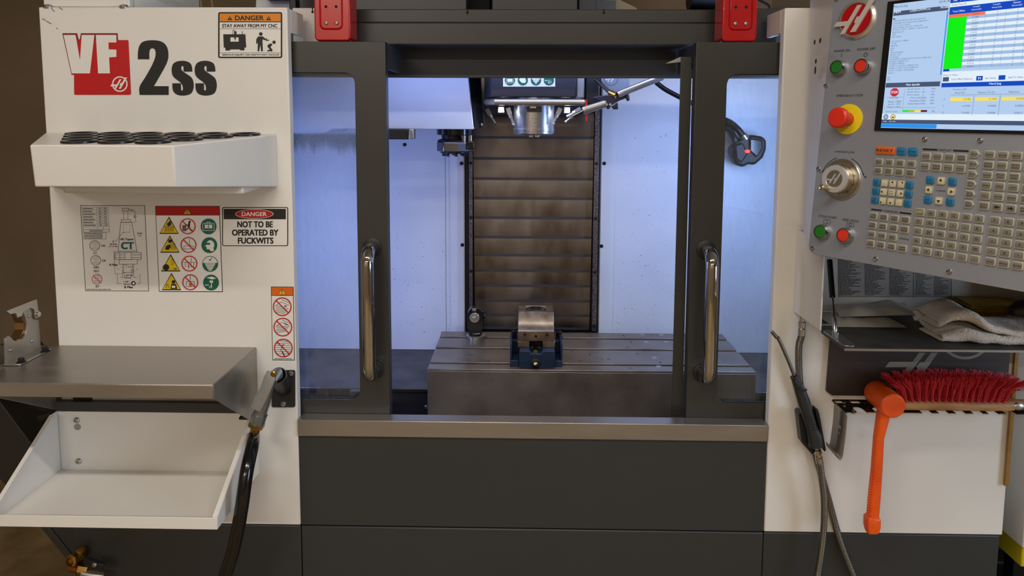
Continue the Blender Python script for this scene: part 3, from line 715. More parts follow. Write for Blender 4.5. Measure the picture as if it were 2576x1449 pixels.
# ------------------------------------------------------------------ spindle head
sh = thing('spindle_head', 'dark spindle head with a steel nose and coolant ring above the vise', 'spindle', (.027,.47,1.6))
sx, sy = at(1343, 300, .45).x, .452
HY = .385
hx0, hx1 = at(1234,220,HY).x, at(1450,220,HY).x; hz = at(1343,245,HY).z
MB().box(hx0, hx1, HY, .66, hz, 1.785).build('casting', navy, sh, .004)
MB().prism([(hx0,HY+.004,hz),(hx0-.018,HY+.05,hz),(hx0-.018,HY+.05,hz+.03),(hx0,HY+.004,hz+.06)], (0,.2,0)).build('left_web', navy, sh, .002)
b0, b1 = at(1450,220,HY).x+.001, at(1471,220,HY).x
MB().box(b0, b1, HY+.01, .62, hz-.002, 1.70).build('side_bracket', mat('grey_bracket',(150,152,154),.45,.4), sh, .004)
b0, b1 = at(1472,220,.42).x+.001, at(1509,220,.42).x
MB().box(b0, b1, .42, .62, at(1500,262,.42).z, 1.72).build('motor_block', mat('black_motor',(20,20,24),.4), sh, .004)
MB().lathe((sx,sy,at(1343,262,sy-.06).z),(0,0,-1),[(.058,-.03),(.058,0),(.0605,.001),(.0605,.072),(.0615,.0725),(.0615,.079),(.0605,.0795),(.0605,.086),(.058,.089),(.035,.089),(.022,.089),(.020,.075)],48).build('spindle_nose', mat('spindle_steel',(196,196,200),.3,1.0,var=.25,vscale=160,bump=.12,bscale=300), sh)
zd = at(1343,262,sy-.06).z-.089
for dx in (-.009, .0095): MB().box(sx+dx-.006, sx+dx+.006, sy-.045, sy-.02, zd-.008, zd-.0002).build('drive_dog', zinc, sh, .001)
zr = at(1343,257,HY-.01).z; ry_ = HY-.012
pth = [(at(1222,256,ry_+.10).x,ry_+.14,zr),(at(1226,256,ry_+.04).x,ry_+.04,zr),(at(1245,256,ry_).x,ry_,zr),(at(1462,256,ry_).x,ry_,zr),(at(1470,256,ry_).x,ry_,zr)]
MB().tube(pth, .0095, 16).build('coolant_pipe', steel, sh)
MB().cyl(pth[-1], (pth[-1][0]+.006,ry_,zr), .0075).build('pipe_fitting', brass, sh)
q = at(1475,262,ry_-.004); MB().tube([at(1474,251,ry_-.006), at(1476,275,ry_-.006), at(1475,304,ry_-.006)], [.0034,.0036,.0032], 10).build('valve_lever', mat('red_lever',(190,36,30),.4), sh)
for px, py in ((1343,248),(1341,270)): q = at(px,py,HY-.006); MB().box(q.x-.009,q.x+.009,HY-.008,HY+.002,q.z-.003,q.z+.003).build('pipe_clamp', zinc, sh, .0005)
MB().box(sx-.022,sx+.022,sy-.068,sy-.055,at(1343,281,sy-.06).z,at(1343,268,sy-.06).z).build('nose_notch', black, sh, .001)
ledm = mat('head_led', (240,244,255), .3, emit=10.0)
for px, py in ((1260.5,276),(1427,277)):
    q = at(px,py,.42); MB().box(q.x-.0075,q.x+.0075,.420,.424,q.z-.0075,q.z+.0075).build('led_lamp', ledm, sh, .0015)
    MB().box(q.x-.010,q.x+.010,.4245,.45,q.z-.010,hz+.02).build('led_housing', black, sh, .001)
    Ld = bpy.data.lights.new('head_led_light', 'AREA'); Ld.size = .012; Ld.energy = .5; Ld.color = (.8,.87,1)
    lo = bpy.data.objects.new('head_led_light', Ld); col.objects.link(lo); lo.parent = sh; lo.location = Vector((q.x,.417,q.z)) - sh.location; lo.rotation_euler = (R(50),0,0)
noz = mat('nozzle_bright', (196,198,204), .22, .6)
def nozzle(p, d, m=noz, s=1.0, name='coolant_nozzle'):
    p = Vector(p); d = Vector(d).normalized(); b = MB()
    b.obox(p+d*.002*s, d*.010*s, d.cross(Vector((0,1,0))).normalized()*.0065*s, Vector((0,.006*s,0)))
    b.lathe(p+d*.012*s, d, [(.006*s,0),(.006*s,.010*s)], 6); b.cyl(p+d*.022*s, p+d*.042*s, .0032*s, .0032*s, 10); b.ball(p+d*.042*s, .0042*s, nu=10, nv=6)
    return b.build(name, m, sh)
nozzle(at(1280,278,.40), (.010,0,-.030)); nozzle(at(1407,278,.40), (-.014,0,-.030))
nozzle(at(1228,280,.45), (.018,-.005,-.03), blackm); nozzle(at(1455,276,.41), (-.03,0,-.018), noz, .9); nozzle(at(1445,288,.40), (-.02,0,-.016), noz, .8)
MB().box(hx0-.03, hx1+.04, .61, .66, at(1343,290,.60).z, hz+.1).build('rear_plate', navy, sh, .002)
# sticker on the head
st = Print(lambda x, y: at(1180+x/7.2467, 180+y/7.2467, HY-.0006), (0,-1,0))
hst = thing('head_safety_sticker', 'narrow white sticker with four green round pictograms on the spindle head', 'sticker', tuple(at(1330,206,HY)))
st.rect(paper, 620, -60, 1570, 275, 0, 'backing')
for i, cx in enumerate((745,980,1220,1455)):
    st.disc(ink_gr, cx, 160, 95, 1, 'pictogram')
    if i == 0: st.rect(paper, cx-48, 130, cx+48, 190, 2, 'pictogram'); st.line(paper, rrect(cx-68,105,cx+68,210,14,3), 6, 2, 'pictogram', True)
    if i == 1: st.poly(paper, [(cx-70,140),(cx-20,100),(cx+40,110),(cx+60,170),(cx+40,210),(cx-20,205),(cx-50,175)], 2, 'pictogram')
    if i == 2:
        for k, w_ in enumerate((75,70,50,50,22,18)): st.rect(paper, cx-w_, 118+k*18, cx+w_, 132+k*18, 2, 'pictogram')
    if i == 3: st.line(paper, [(cx-70,165),(cx-30,165)], 12, 2, 'pictogram'); st.line(paper, [(cx+5,150),(cx-15,200),(cx+10,220)], 7, 2, 'pictogram'); st.ring(paper, cx+25, 190, 22, 6, 2, 'pictogram')
st.build(hst)

# ------------------------------------------------------------------ tool changer
tc = thing('tool_changer', 'white tool changer cover with a dark swing arm left of the spindle', 'tool changer', (-.45,.3,1.5))
ty = .430
zc0 = at(1100, 325, ty).z; xr0, xr1 = at(1178,200,ty).x, at(1191,322,ty).x
zst = at(780,336,ty).z; xs0, xs1 = at(814,330,ty).x, at(836,322,ty).x
pol = [(-1.05,1.699),(xr0-.005,1.699),(xr1,zc0),(xs1,zc0),(xs0,zst),(-1.05,zst)]
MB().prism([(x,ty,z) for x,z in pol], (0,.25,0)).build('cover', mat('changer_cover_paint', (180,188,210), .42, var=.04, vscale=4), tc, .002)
MB().prism([(xr0-.002,ty+.02,1.69),(xr1+.003,ty+.02,zc0+.004),(xr1+.020,ty+.06,zc0+.004),(xr1+.012,ty+.06,1.69)], (0,.10,0)).build('side_plate', blackm, tc, .001)
for k in range(3): q = at(1196+k*8, 317-k*1.5, ty+.05); screw(tc, (q.x,ty+.059,q.z), (0,-1,0), .005, .006)
ac = Vector((at(1143,330,ty+.05).x, ty+.06, zc0))
MB().lathe(ac+Vector((0,0,-.0002)), (0,0,-1), [(.0545,0),(.0545,.017),(.052,.018)], 36).build('drive_disc', gloss_black, tc)
MB().lathe(ac+Vector((-.004,0,-.0185)), (0,0,-1), [(.036,0),(.036,.012),(.049,.016),(.049,.020)], 36).build('hub', blackm, tc)
zh = at(1140,368,ty).z
pol = [(-.054,-.01),(-.030,-.050),(.012,-.052),(.050,-.030),(.058,.0),(.045,.04),(-.03,.045)]
MB().prism([(ac.x+x,ac.y+y,ac.z-.0388) for x,y in pol], (0,0,-.030)).build('swing_arm', mat('arm_steel',(120,118,124),.28,1.0), tc, .003); arm_ = tc.children[-1] if False else bpy.data.objects['swing_arm']
MB().lathe(ac+Vector((0,0,-.0690)), (0,0,-1), [(.044,0),(.044,.004),(.040,.006)], 30).build('arm_cap', blackm, arm_)
for a in range(0,360,45): MB().cyl(ac+Vector((.034*math.cos(R(a+12)),.034*math.sin(R(a+12)),-.0752)), ac+Vector((.034*math.cos(R(a+12)),.034*math.sin(R(a+12)),-.083)), .0048, n=8).build('arm_bolt', blackm, arm_)
for dx, dy in ((.03,-.035),(.048,-.02)): MB().cyl(ac+Vector((dx,dy,-.0195)), ac+Vector((dx,dy,-.0386)), .0075, n=12).build('lock_pin', chrome, tc)
MB().box(ac.x+.040, ac.x+.062, ac.y-.040, ac.y-.015, ac.z-.062, ac.z-.036).build('finger', gloss_black, arm_, .003)
q0, q1 = at(900,336,.42), at(1041,351,.42)
MB().box(q0.x, q1.x-.016, .42, .46, q1.z, zc0-.0005).build('guide_rail', black, tc, .002); MB().box(q1.x-.015, q1.x, .415, .46, q1.z+.001, zc0-.0005).build('rail_end', zinc, tc, .002)

# ------------------------------------------------------------------ flexible air line with steel tube
fa = thing('air_blast_arm', 'steel tube arm with black clamp joints right of the spindle', 'nozzle arm', tuple(at(1560,240,.38)))
A = lambda x, y, Y=.345: at(1440+x/7.2467, 180+y/7.2467, Y)
MB().tube([A(1640,95,.345), A(830,420,.345)], .0098, 16).build('upper_tube', steel, fa)
MB().tube([A(600,585,.345), A(235,700,.345)], [.011,.0112], 16).build('lower_tube', steel, fa)
MB().tube([A(235,700,.345), A(195,715,.345)], [.012,.0105], 16).build('ferrule', zinc, fa)
MB().tube([A(205,710,.345), A(0,815,.345)], .0045, 10).build('nozzle_stem', gloss_black, fa)
pol = [(350,470),(480,445),(700,420),(960,390),(1000,400),(1000,470),(860,530),(720,610),(665,690),(600,640),(500,545)]
MB().prism([A(x,y,.352) for x,y in pol], (0,.022,0)).build('clamp_joint', mat('joint_black',(40,40,56),.35,.3), fa, .002)
MB().prism([A(x,y,.350) for x,y in [(720,640),(830,560),(835,690),(760,690)]], (0,.02,0)).build('wing_knob', black, fa, .002)
for x, y in ((600,555),(625,600),(690,600)): MB().cyl(A(x,y,.353), A(x,y,.346), .0035, n=10).build('joint_bolt', zinc, fa)
MB().tube([A(420,140,.40), A(700,400,.366)], .0055, 10).build('support_rod', rubber, fa)
MB().tube([A(680,380,.366), A(800,440,.350)], [.008,.009], 12).build('collar', brass, fa)
MB().lathe(A(980,470,.358), (1,-.3,.2), [(.010,0),(.012,.004),(.010,.008)], 16).build('end_cap', black, fa)
mb_ = thing('logo_mount_plate', 'grey plate with a round logo hanging behind the air blast arm', 'plate', tuple(A(760,200,.46)))
b0, b1 = A(515,0,.46), A(1045,480,.46)
pol = [(515,-60),(1045,-60),(1040,240),(1020,480),(900,520),(515,170)]
MB().prism([A(x,y,.46) for x,y in pol], (0,.004,0)).build('plate', mat('plate_grey',(150,156,168),.35,.5), mb_, .001)
lp = Print(lambda x, y: A(x,y,.4595), (0,-1,0)); lp.ring(ink_gray, 705, 130, 128, 12, 1, 'logo'); logo(lp, paper, 705, 130, 100, 2, 'logo', ring=False); lp.build(mb_)
hose = tag(MB().tube(smoothpath([A(1380,60,.50), A(1530,200,.50), A(1700,330,.50), A(1960,470,.50), A(2300,650,.5), at(1300+1330/2.8985,815/2.8985,.57), at(1300+1384/2.8985,841/2.8985,.601)]), .0075, 12).build('coolant_hose', gloss_black), 'black hose curving behind the right door edge inside the machine', 'hose')

# ------------------------------------------------------------------ probe receiver behind the right window
pr_ = thing('probe_receiver', 'black probe receiver with a red light and hoses behind the right window', 'receiver', tuple(at(1880,375,.66)))
G = lambda x, y, Y=.66: at(1300+x/2.8985, y/2.8985, Y)
pol = [(1560,1090),(1600,1030),(1650,1000),(1720,985),(1790,995),(1825,1020),(1822,1090),(1800,1150),(1740,1205),(1690,1200),(1650,1222),(1600,1200),(1570,1140)]
MB().prism([G(x,y,.655) for x,y in pol], (0,.05,0)).build('body', rubber, pr_, .010, 4)
MB().prism([G(x,y,.645) for x,y in [(1700,1010),(1790,1020),(1800,1080),(1750,1150),(1700,1100)]], (0,.011,0)).build('front_window', gloss_black, pr_, .004)
MB().prism([G(x,y,.643) for x,y in [(1590,1060),(1650,1040),(1690,1120),(1640,1190),(1600,1160)]], (0,.013,0)).build('mount_boss', rubber, pr_, .005)
q = G(1682,1103,.640); MB().ball(q, .009, .004, .0055).build('red_light', mat('red_led',(255,40,40),.3,emit=6.0), pr_)
MB().tube(smoothpath([G(1380,840,.60), G(1525,880,.63), G(1600,930,.66), G(1665,1010,.665)]), .0105, 12).build('conduit', black, pr_)
MB().tube(smoothpath([G(1400,900,.62), G(1530,930,.65), G(1580,1000,.67), G(1600,1050,.67)]), .012, 12).build('conduit', black, pr_)
for k in range(14):
    t_ = k/13; a = G(1440+220*t_, 855+90*t_+60*t_*t_, .635+.03*t_)
MB().cyl(G(1650,985,.664), G(1672,1015,.664), .013).build('hose_fitting', zinc, pr_)
MB().box(G(1640,1100).x, G(1760,1100).x, .700, YW-.0005, G(1700,1150).z, G(1700,1050).z).build('wall_mount', blackm, pr_)
# ------------------------------------------------------------------ tool tray with cups
tt = thing('tool_tray', 'white sheet metal tool tray with black rimmed cups on the left front panel', 'tool tray', (-.85,-.1,1.4))
ztb = at(640, 336, -.045).z                                      # rim height of the back row
def trz(y): return ztb - .004 + (y+.045)*.050                      # the top leans a little to the front
FL = hit(75, 361, 1, -.302); BLx = at(102, 341, 0).x
FM = at(435, 364, -.302); FR = at(655, 339, -.075); BR = at(700, 338, -.001)
plan = [(BLx+.012, -.0005), (FL.x, -.302), (FM.x, -.302), (FR.x, -.075), (FR.x+.012, -.0005)]
top_ = [Vector((x, y, trz(y))) for x, y in plan]
zbo = at(690, 470, -.003).z
low = [Vector((plan[0][0]+.01,-.0005,at(100,470,-.0005).z)), at(88,470,-.285), at(442,471,-.285), at(666,470,-.068), Vector((FR.x+.012,-.0005,zbo))]
b = MB(); n = 5
b.add(top_+low, [(0,1,2,3,4),(9,8,7,6,5)]+[(i,(i+1)%5,5+(i+1)%5,5+i) for i in range(5)])
b.build('tray_body', white, tt, .003, 3)
MB().box(at(205,480,-.05).x, at(640,480,-.05).x, -.12, -.0005, at(400,487,-.12).z, zbo+.012).build('support_bracket', white, tt, .004)
cup = None
rimm = mat('black_cup_rim', (26,26,28), .3)
rows = [(6, 0), (5, 1), (4, 2), (3, 3)]
P = .0778
x_first = at(206, 333, -.045).x
for cnt, rw in rows:
    for i in range(cnt):
        x = x_first + i*P + rw*P/2; y = -.047 - rw*P*.866; z = trz(y)
        if cup is None:
            k = MB(); k.lathe((0,0,0), (0,0,1), [(.0335,-.0005),(.0348,.0012),(.0345,.0042),(.0335,.0052),(.0268,.0050),(.0258,.0040),(.0225,.0006),(.001,.0003)], 36)
            cup = k.build('tool_cup', rimm, tt); cup_data = cup.data; bpy.data.objects.remove(cup)
        cp_ = place(cup_data, 'tool_cup', Matrix.Translation((x,y,z)) @ Matrix.Rotation(math.atan(.05), 4, 'X'), tt)
        k = MB(); k.lathe((x,y,z+.0009),(0,.05,1),[(.0235,0),(.0235,.0004)],24)
        k.build('cup_bore', holem, cp_)

# ------------------------------------------------------------------ stickers on the left panel
PL = (0,-1,0)
def sticker(name, label, px, py, cat='sticker'): return thing(name, label, cat, tuple(at(px, py, 0)))
# model decal
A_ = lambda x, y: at(x/2.8974, y/2.8974, -.0004)
dc = sticker('model_decal', 'large red, white and black VF 2SS decal on the left front panel', 355, 160, 'decal')
pr = Print(A_, PL)
pr.poly(ink_dred, [(455,242),(563,242),(573,287),(582,287),(590,242),(858,242),(862,310),(862,420),(808,420),(808,545),(522,545)], 1, 'letter_outline')
pr.poly(ink_red, [(538,292),(930,292),(937,297),(956,682),(950,691),(548,691),(542,685)], 2, 'red_square')
pr.poly(paper, [(465,255),(553,255),(585,440),(597,255),(690,255),(657,535),(525,535)], 3, 'letter_v')
pr.poly(paper, [(700,255),(850,255),(850,310),(792,310),(794,360),(850,362),(850,415),(797,418),(803,535),(717,535)], 3, 'letter_f')
logo(pr, paper, 875, 613, 57, 4, 'logo')
two = [(1005,432),(1006,380),(1014,340),(1032,312),(1062,298),(1115,293),(1168,300),(1204,322),(1223,358),(1228,405),(1222,442),(1205,482),(1170,545),(1122,628),(1230,628),(1230,692),(1018,692),(1018,632),(1060,562),(1105,482),(1130,422),(1135,385),(1129,360),(1112,350),(1095,358),(1089,382),(1089,432)]
pr.poly(ink, smoothpoly(two), 1, 'digit')
ess = [(1402,522),(1400,490),(1388,462),(1360,447),(1325,443),(1288,449),(1263,466),(1252,497),(1253,530),(1262,556),(1285,578),(1312,598),(1330,622),(1334,650),(1328,662),(1320,655),(1319,607),(1257,607),(1258,645),(1268,672),(1292,690),(1332,697),(1375,690),(1400,672),(1412,635),(1409,592),(1394,563),(1358,537),(1330,517),(1321,498),(1325,482),(1333,480),(1338,490),(1338,522)]
ess = smoothpoly(ess)
pr.poly(ink, ess, 1, 'letter_s'); pr.poly(ink, [(x+168,y) for x,y in ess], 1, 'letter_s'); pr.build(dc)
# scuffs
sf = Print(A_, PL); scm = mat('scuff_mark', (120,112,100), .6)
for pts in ([(310,137),(330,147)],[(340,155),(372,172)],[(375,60),(395,82)],[(432,55),(455,70)],[(415,205),(418,210)]): sf.line(scm, pts, 6, 1, 'scuff')
sf.build(enc)
# stay away sign
dg = sticker('danger_sign', 'white and orange danger sign reading stay away from my CNC', 630, 88, 'sign')
pr = Print(A_, PL); k = lambda x, y: (x, y)
pr.rect(paper, 1582, 80, 2066, 432, 0, 'backing', 16); pr.rect(ink, 1590, 88, 2058, 424, 1, 'border', 14); pr.rect(paper, 1602, 99, 2047, 413, 2, 'face', 5)
pr.rect(ink_or, 1602, 99, 2047, 157, 3, 'orange_band'); pr.rect(ink, 1602, 157, 2047, 163, 3, 'rule')
pr.text(ink, 'DANGER', 1819, 131, 35, 210, .035, 4)
for cx in (1677, 1959):
    pr.poly(ink, [(cx-18,148),(cx,116),(cx+18,148)], 4, 'warning_triangle'); pr.rect(ink_or, cx-2, 124, cx+2, 138, 5, 'warning_triangle'); pr.rect(ink_or, cx-2, 141, cx+2, 145, 5, 'warning_triangle')
pr.text(ink, 'STAY AWAY FROM MY CNC', 1822, 188, 26, 402, .028, 4)
pr.rect(ink_gray, 1602, 208, 2047, 211, 3, 'rule'); pr.rect(ink_gray, 1602, 384, 2047, 387, 3, 'rule')
pr.poly(ink, [(1629,250),(1790,250),(1796,340),(1796,346),(1783,347),(1783,367),(1753,367),(1748,360),(1680,360),(1675,368),(1645,368),(1645,349),(1633,346)], 4, 'machine_pictogram')
pr.rect(paper, 1682, 273, 1741, 304, 5, 'machine_pictogram'); pr.rect(ink, 1708, 228, 1725, 252, 4, 'machine_pictogram'); pr.rect(ink, 1710, 270, 1722, 286, 6, 'machine_pictogram'); pr.rect(ink, 1714, 286, 1718, 297, 6, 'machine_pictogram'); pr.rect(ink, 1766, 228, 1770, 250, 4, 'machine_pictogram')
pr.line(ink, [(1697,250),(1697,225),(1708,219),(1714,228)], 3, 4, 'machine_pictogram')
pr.disc(ink, 1902, 248, 13, 4, 'person_pictogram'); pr.poly(ink, [(1884,266),(1916,266),(1938,284),(1935,294),(1914,286),(1917,373),(1905,375),(1898,325),(1890,375),(1879,373),(1881,290),(1877,318),(1868,318),(1870,285)], 4, 'person_pictogram')
pr.poly(ink, [(1937,282),(1946,280),(1948,290),(1968,292),(1958,296),(1942,298)], 5, 'person_pictogram')
pr.disc(ink, 1999, 308, 12, 4, 'kneeling_pictogram'); pr.poly(ink, [(1975,316),(1987,322),(1972,345),(1986,360),(1988,374),(1948,374),(1952,366),(1968,362),(1954,345),(1950,330)], 4, 'kneeling_pictogram')
pr.text(ink, 'SERIOUS INJURY OR DEATH MAY OCCUR', 1829, 401, 13, 415, .03, 4); pr.build(dg)
# operated-by sign
B_ = lambda x, y: at(180+x/3.37, 490+y/3.37, -.0004)
ds = sticker('danger_sign', 'black and white danger sign with a red oval below the tool tray', 641, 570, 'sign')
pr = Print(B_, PL)
pr.rect(paper, 1268, 96, 1845, 444, 0, 'backing', 18); pr.rect(ink, 1277, 104, 1837, 435, 1, 'border', 16); pr.rect(paper, 1285, 111, 1829, 428, 2, 'face', 10)
pr.rect(ink, 1291, 119, 1818, 207, 3, 'black_band'); pr.disc(paper, 1551, 162, 163, 4, 'oval', 40); pr.disc(ink_red, 1551, 162, 158, 5, 'oval', 36)
pr.text(paper, 'DANGER', 1551, 162, 36, 212, .035, 6)
pr.text(ink, 'NOT TO BE', 1557, 250, 53, 302, .05, 3); pr.text(ink, 'OPERATED BY', 1558, 320, 53, 394, .05, 3); pr.text(ink, 'FUCKWITS', 1562, 388, 53, 302, .05, 3); pr.build(ds)
# pictogram sticker
ps = sticker('pictogram_sticker', 'white sticker with twelve yellow, red and green pictograms under a red band', 475, 626)
pr = Print(B_, PL)
q = lambda u, v: (712+u*540+v*(33-5*u)*1.0, 98+v*724)
pr.poly(ink, [(709,95),(1255,95),(1283,825),(742,823)], 0, 'border'); pr.poly(paper, [(714,100),(1250,100),(1277,818),(747,817)], 1, 'face')
pr.poly(ink_red, [(714,100),(1250,100),(1254,170),(717,170)], 2, 'red_band'); pr.line(ink, [(716,172),(1254,172)], 4, 3, 'border')
def tri(pr, cx, cy, w, h, lay=3, f=ink_ye):
    pr.poly(ink, [(cx-w,cy+h/2),(cx,cy-h/2),(cx+w,cy+h/2)], lay, 'warning_triangle'); pr.poly(f, [(cx-w*.90,cy+h*.44),(cx,cy-h*.40),(cx+w*.90,cy+h*.44)], lay+1, 'warning_triangle')
tri(pr, 983, 138, 32, 56); pr.rect(ink, 980, 122, 986, 146, 5, 'warning_triangle'); pr.disc(ink, 983, 153, 4, 5, 'warning_triangle')
def noent(pr, cx, cy, r, w, name='prohibition_sign'):
    pr.disc(paper, cx, cy, r-2, 2, name); pr.ring(ink_red, cx, cy, r, w, 5, name); d_ = (r-w)*.74; pr.line(ink_red, [(cx-d_,cy-d_),(cx+d_,cy+d_)], w, 5, name)
for i in range(4):
    cx, cy = 828+7*i, 258+159*i
    tri(pr, cx, cy, 82, 146)
    g = 'hazard_pictogram'
    if i == 0: pr.poly(ink, [(cx-20,cy-10),(cx+12,cy-40),(cx+22,cy-30),(cx+18,cy),(cx-5,cy+8)], 5, g); [pr.line(ink, [(cx-35+t*14,cy+52),(cx-25+t*13,cy+14)], 4, 5, g) for t in range(6)]; pr.line(ink, [(cx-40,cy+10),(cx+40,cy+8)], 3, 5, g)
    if i == 1: pr.rect(ink, cx-12, cy-40, cx+20, cy-12, 5, g); pr.poly(ink, [(cx-40,cy+45),(cx-30,cy+15),(cx+2,cy),(cx+10,cy+25),(cx-10,cy+50)], 5, g); [pr.line(ink, [(cx+15+t*9,cy-5),(cx+12+t*13,cy+45)], 3, 5, g) for t in range(4)]
    if i == 2: pr.disc(ink, cx-38, cy+38, 27, 5, g); [pr.line(ink, [(cx+5,cy-30+t*14),(cx+28,cy-30+t*14)], 3, 5, g) for t in range(4)]; pr.text(ink, '+ BR', cx+35, cy+52, 13, 40, .04, 5, g)
    if i == 3: pr.disc(ink, cx+18, cy+2, 15, 5, g); pr.poly(ink, [(cx-8,cy+62),(cx,cy+20),(cx+38,cy+20),(cx+50,cy+62)], 5, g); pr.rect(paper, cx+4, cy+34, cx+34, cy+52, 6, g); pr.line(ink, [(cx-45,cy+55),(cx-40,cy+25),(cx-28,cy+25),(cx-24,cy+55)], 4, 5, g)
    cx, cy = 987+7.5*i, 266+158*i
    noent(pr, cx, cy, 67, 8); g = 'prohibition_pictogram'
    if i == 0: pr.disc(ink, cx+16, cy-38, 9, 3, g); pr.line(ink, [(cx+12,cy-25),(cx+10,cy+12)], 15, 3, g); pr.line(ink, [(cx+8,cy+12),(cx+30,cy+38)], 8, 3, g); pr.line(ink, [(cx+8,cy+12),(cx-22,cy+40)], 8, 3, g); pr.line(ink, [(cx+10,cy-20),(cx-18,cy)], 6, 3, g); pr.rect(ink_gray, cx-46, cy-10, cx-14, cy+40, 3, g)
    if i == 1: pr.line(ink_gray, [(cx-40,cy+10),(cx+40,cy+10),(cx+40,cy+34),(cx-40,cy+34)], 4, 3, g, True); pr.line(ink_gray, [(cx+8,cy-50),(cx+8,cy+4),(cx+18,cy+4)], 4, 3, g)
    if i == 2: pr.line(ink_gray, [(cx-52,cy-10),(cx+52,cy-10)], 4, 3, g); [pr.line(ink_gray, [(cx-36+t*24,cy-8),(cx-36+t*24,cy+30)], 4, 3, g) for t in range(4)]; pr.line(ink_red, [(cx+14,cy-45),(cx+14,cy-18)], 5, 3, g); pr.line(ink_red, [(cx-6,cy+40),(cx-6,cy+14)], 5, 3, g)
    if i == 3: pr.line(ink_gray, [(cx-34,cy+38),(cx-34,cy-5),(cx+34,cy-5),(cx+34,cy+38)], 4, 3, g, True); pr.poly(ink_or2, [(cx-12,cy+34),(cx-10,cy+10),(cx+2,cy-2),(cx+14,cy+14),(cx+12,cy+34)], 4, g); pr.line(ink_gray, [(cx-2,cy-55),(cx-2,cy-8)], 5, 3, g)
    cx, cy = 1163+7*i, 268+158.5*i
    pr.disc(ink_gr, cx, cy, 67, 3, 'mandatory_sign'); g = 'mandatory_pictogram'
    if i == 0: pr.line(paper, rrect(cx-48,cy-26,cx+48,cy+34,8,2), 4, 4, g, True); pr.rect(paper, cx-32, cy-16, cx+32, cy+16, 4, g); pr.rect(ink_gr, cx-3, cy-14, cx+3, cy+14, 5, g); pr.line(paper, [(cx-15,cy-28),(cx-15,cy-36),(cx+15,cy-36),(cx+15,cy-28)], 4, 4, g)
    if i == 1: pr.disc(paper, cx+8, cy-2, 34, 4, g, 40); pr.poly(paper, [(cx-22,cy-10),(cx-36,cy+10),(cx-24,cy+14),(cx-22,cy+34),(cx+4,cy+34),(cx+10,cy+52),(cx+40,cy+48),(cx+30,cy)], 4, g); pr.rect(ink_gr, cx-30, cy-20, cx+6, cy-4, 5, g)
    if i == 2:
        pr.poly(paper, [(cx-60,cy-8)]+[(cx+62*math.cos(R(a)),cy+62*math.sin(R(a))) for a in range(188,353,12)]+[(cx+60,cy-8)], 4, g); pr.line(ink, [(cx-8,cy-38),(cx,cy-28),(cx+14,cy-52)], 5, 5, g)
        for t_, w_ in enumerate((44,38,30,24,14)): pr.rect(paper, cx-w_, cy-4+t_*13, cx+w_, cy+5+t_*13, 4, g)
    if i == 3: pr.poly(paper, [(cx-40,cy-42),(cx+10,cy-52),(cx+45,cy-36),(cx+10,cy-26)], 4, g); pr.rect(paper, cx-12, cy-18, cx+18, cy, 4, g); pr.line(paper, [(cx+4,cy),(cx+4,cy+44)], 6, 4, g); pr.line(paper, [(cx-20,cy+20),(cx-48,cy+20)], 6, 4, g); pr.line(paper, [(cx-14,cy+40),(cx+6,cy+24)], 5, 4, g)
pr.build(ps)
# taper sticker
T_ = lambda x, y: at(200+x/6.3, 510+y/6.3, -.0004)
cs = sticker('taper_sticker', 'clear line drawing sticker of a 40 taper tool holder', 290, 626)
pr = Print(T_, PL); pr_face = mat('clear_sticker', (216,211,203), .35)
out = [(17,44),(1033,44),(1097,1398),(97,1394)]
pr.poly(pr_face, out, 0, 'backing'); pr.line(ink, out, 7, 1, 'border', True)
dk = ink_gray; g = 'tool_drawing'
L_ = lambda pts, w=5, c=False, m=dk, nm=g: pr.line(m, pts, w, 2, nm, c)
L_([(690,90),(770,88),(785,110),(778,130),(682,132),(680,108)], 6, True); L_([(700,135),(705,265)]); L_([(770,135),(770,265)])
L_([(665,268),(812,266),(818,306),(668,308)], 6, True); L_([(655,312),(830,310),(912,765),(615,768)], 6, True); L_([(620,770),(912,768),(914,788),(622,790)], 5, True)
L_(rrect(563,790,980,900,14,3), 7, True); L_([(640,792),(645,898)]); L_([(718,792),(720,898)]); L_([(820,790),(825,898)]); L_([(560,825),(720,825)], 5); L_([(560,868),(720,868)], 5); L_([(825,825),(965,825)], 7); L_([(825,868),(970,868)], 7)
L_([(630,903),(918,900),(918,965),(905,972),(640,975),(630,965)], 6, True); L_([(690,980),(700,1105),(850,1102),(852,978)], 6); L_([(690,985),(740,985),(810,1025),(850,1000)], 5)
L_([(820,1060),(858,1058),(862,1118),(826,1120)], 5, True); L_([(685,1060),(685,1120),(735,1108)], 5)
for x in range(690,800,40): L_([(x,338),(x+20,338)], 4)
for x0_, y0_ in ((695,360),(800,355),(695,410),(800,405),(700,460),(790,455)): L_([(x0_,y0_),(x0_+8,y0_+20)], 4)
L_([(690,470),(800,466)], 4); L_([(575,612),(698,462)], 4)
L_([(548,770),(565,1125)], 4); L_([(548,768),(590,768)], 4); L_([(565,1126),(690,1124)], 4)
for x in range(600,960,60): L_([(x,1022 if 640<x<900 else 1040),(x+30,1020 if 640<x<900 else 1060)], 4)
L_([(800,136),(900,136)], 4); L_([(830,308),(905,308)], 4); L_([(880,145),(886,195)], 4); L_([(888,245),(890,300)], 4); L_([(770,90),(805,100),(795,125)], 4)
L_([(600,1130),(605,1285)], 4); L_([(960,1130),(962,1280)], 4); L_([(605,1280),(665,1280)], 5); L_([(915,1280),(960,1280)], 5); L_([(685,1125),(688,1200)], 4); L_([(863,1122),(866,1195)], 4); L_([(650,1181),(685,1181)], 5); L_([(868,1181),(910,1181)], 5)
tx = lambda s, x, y, h, w=None, m=ink_gray, bd=.03: pr.text(m, s, x, y, h, w, bd, 2)
tx('40 Taper', 755, 582, 42, 218, ink_teal, .045); tx('CT', 762, 680, 116, 205, ink_teal, .06)
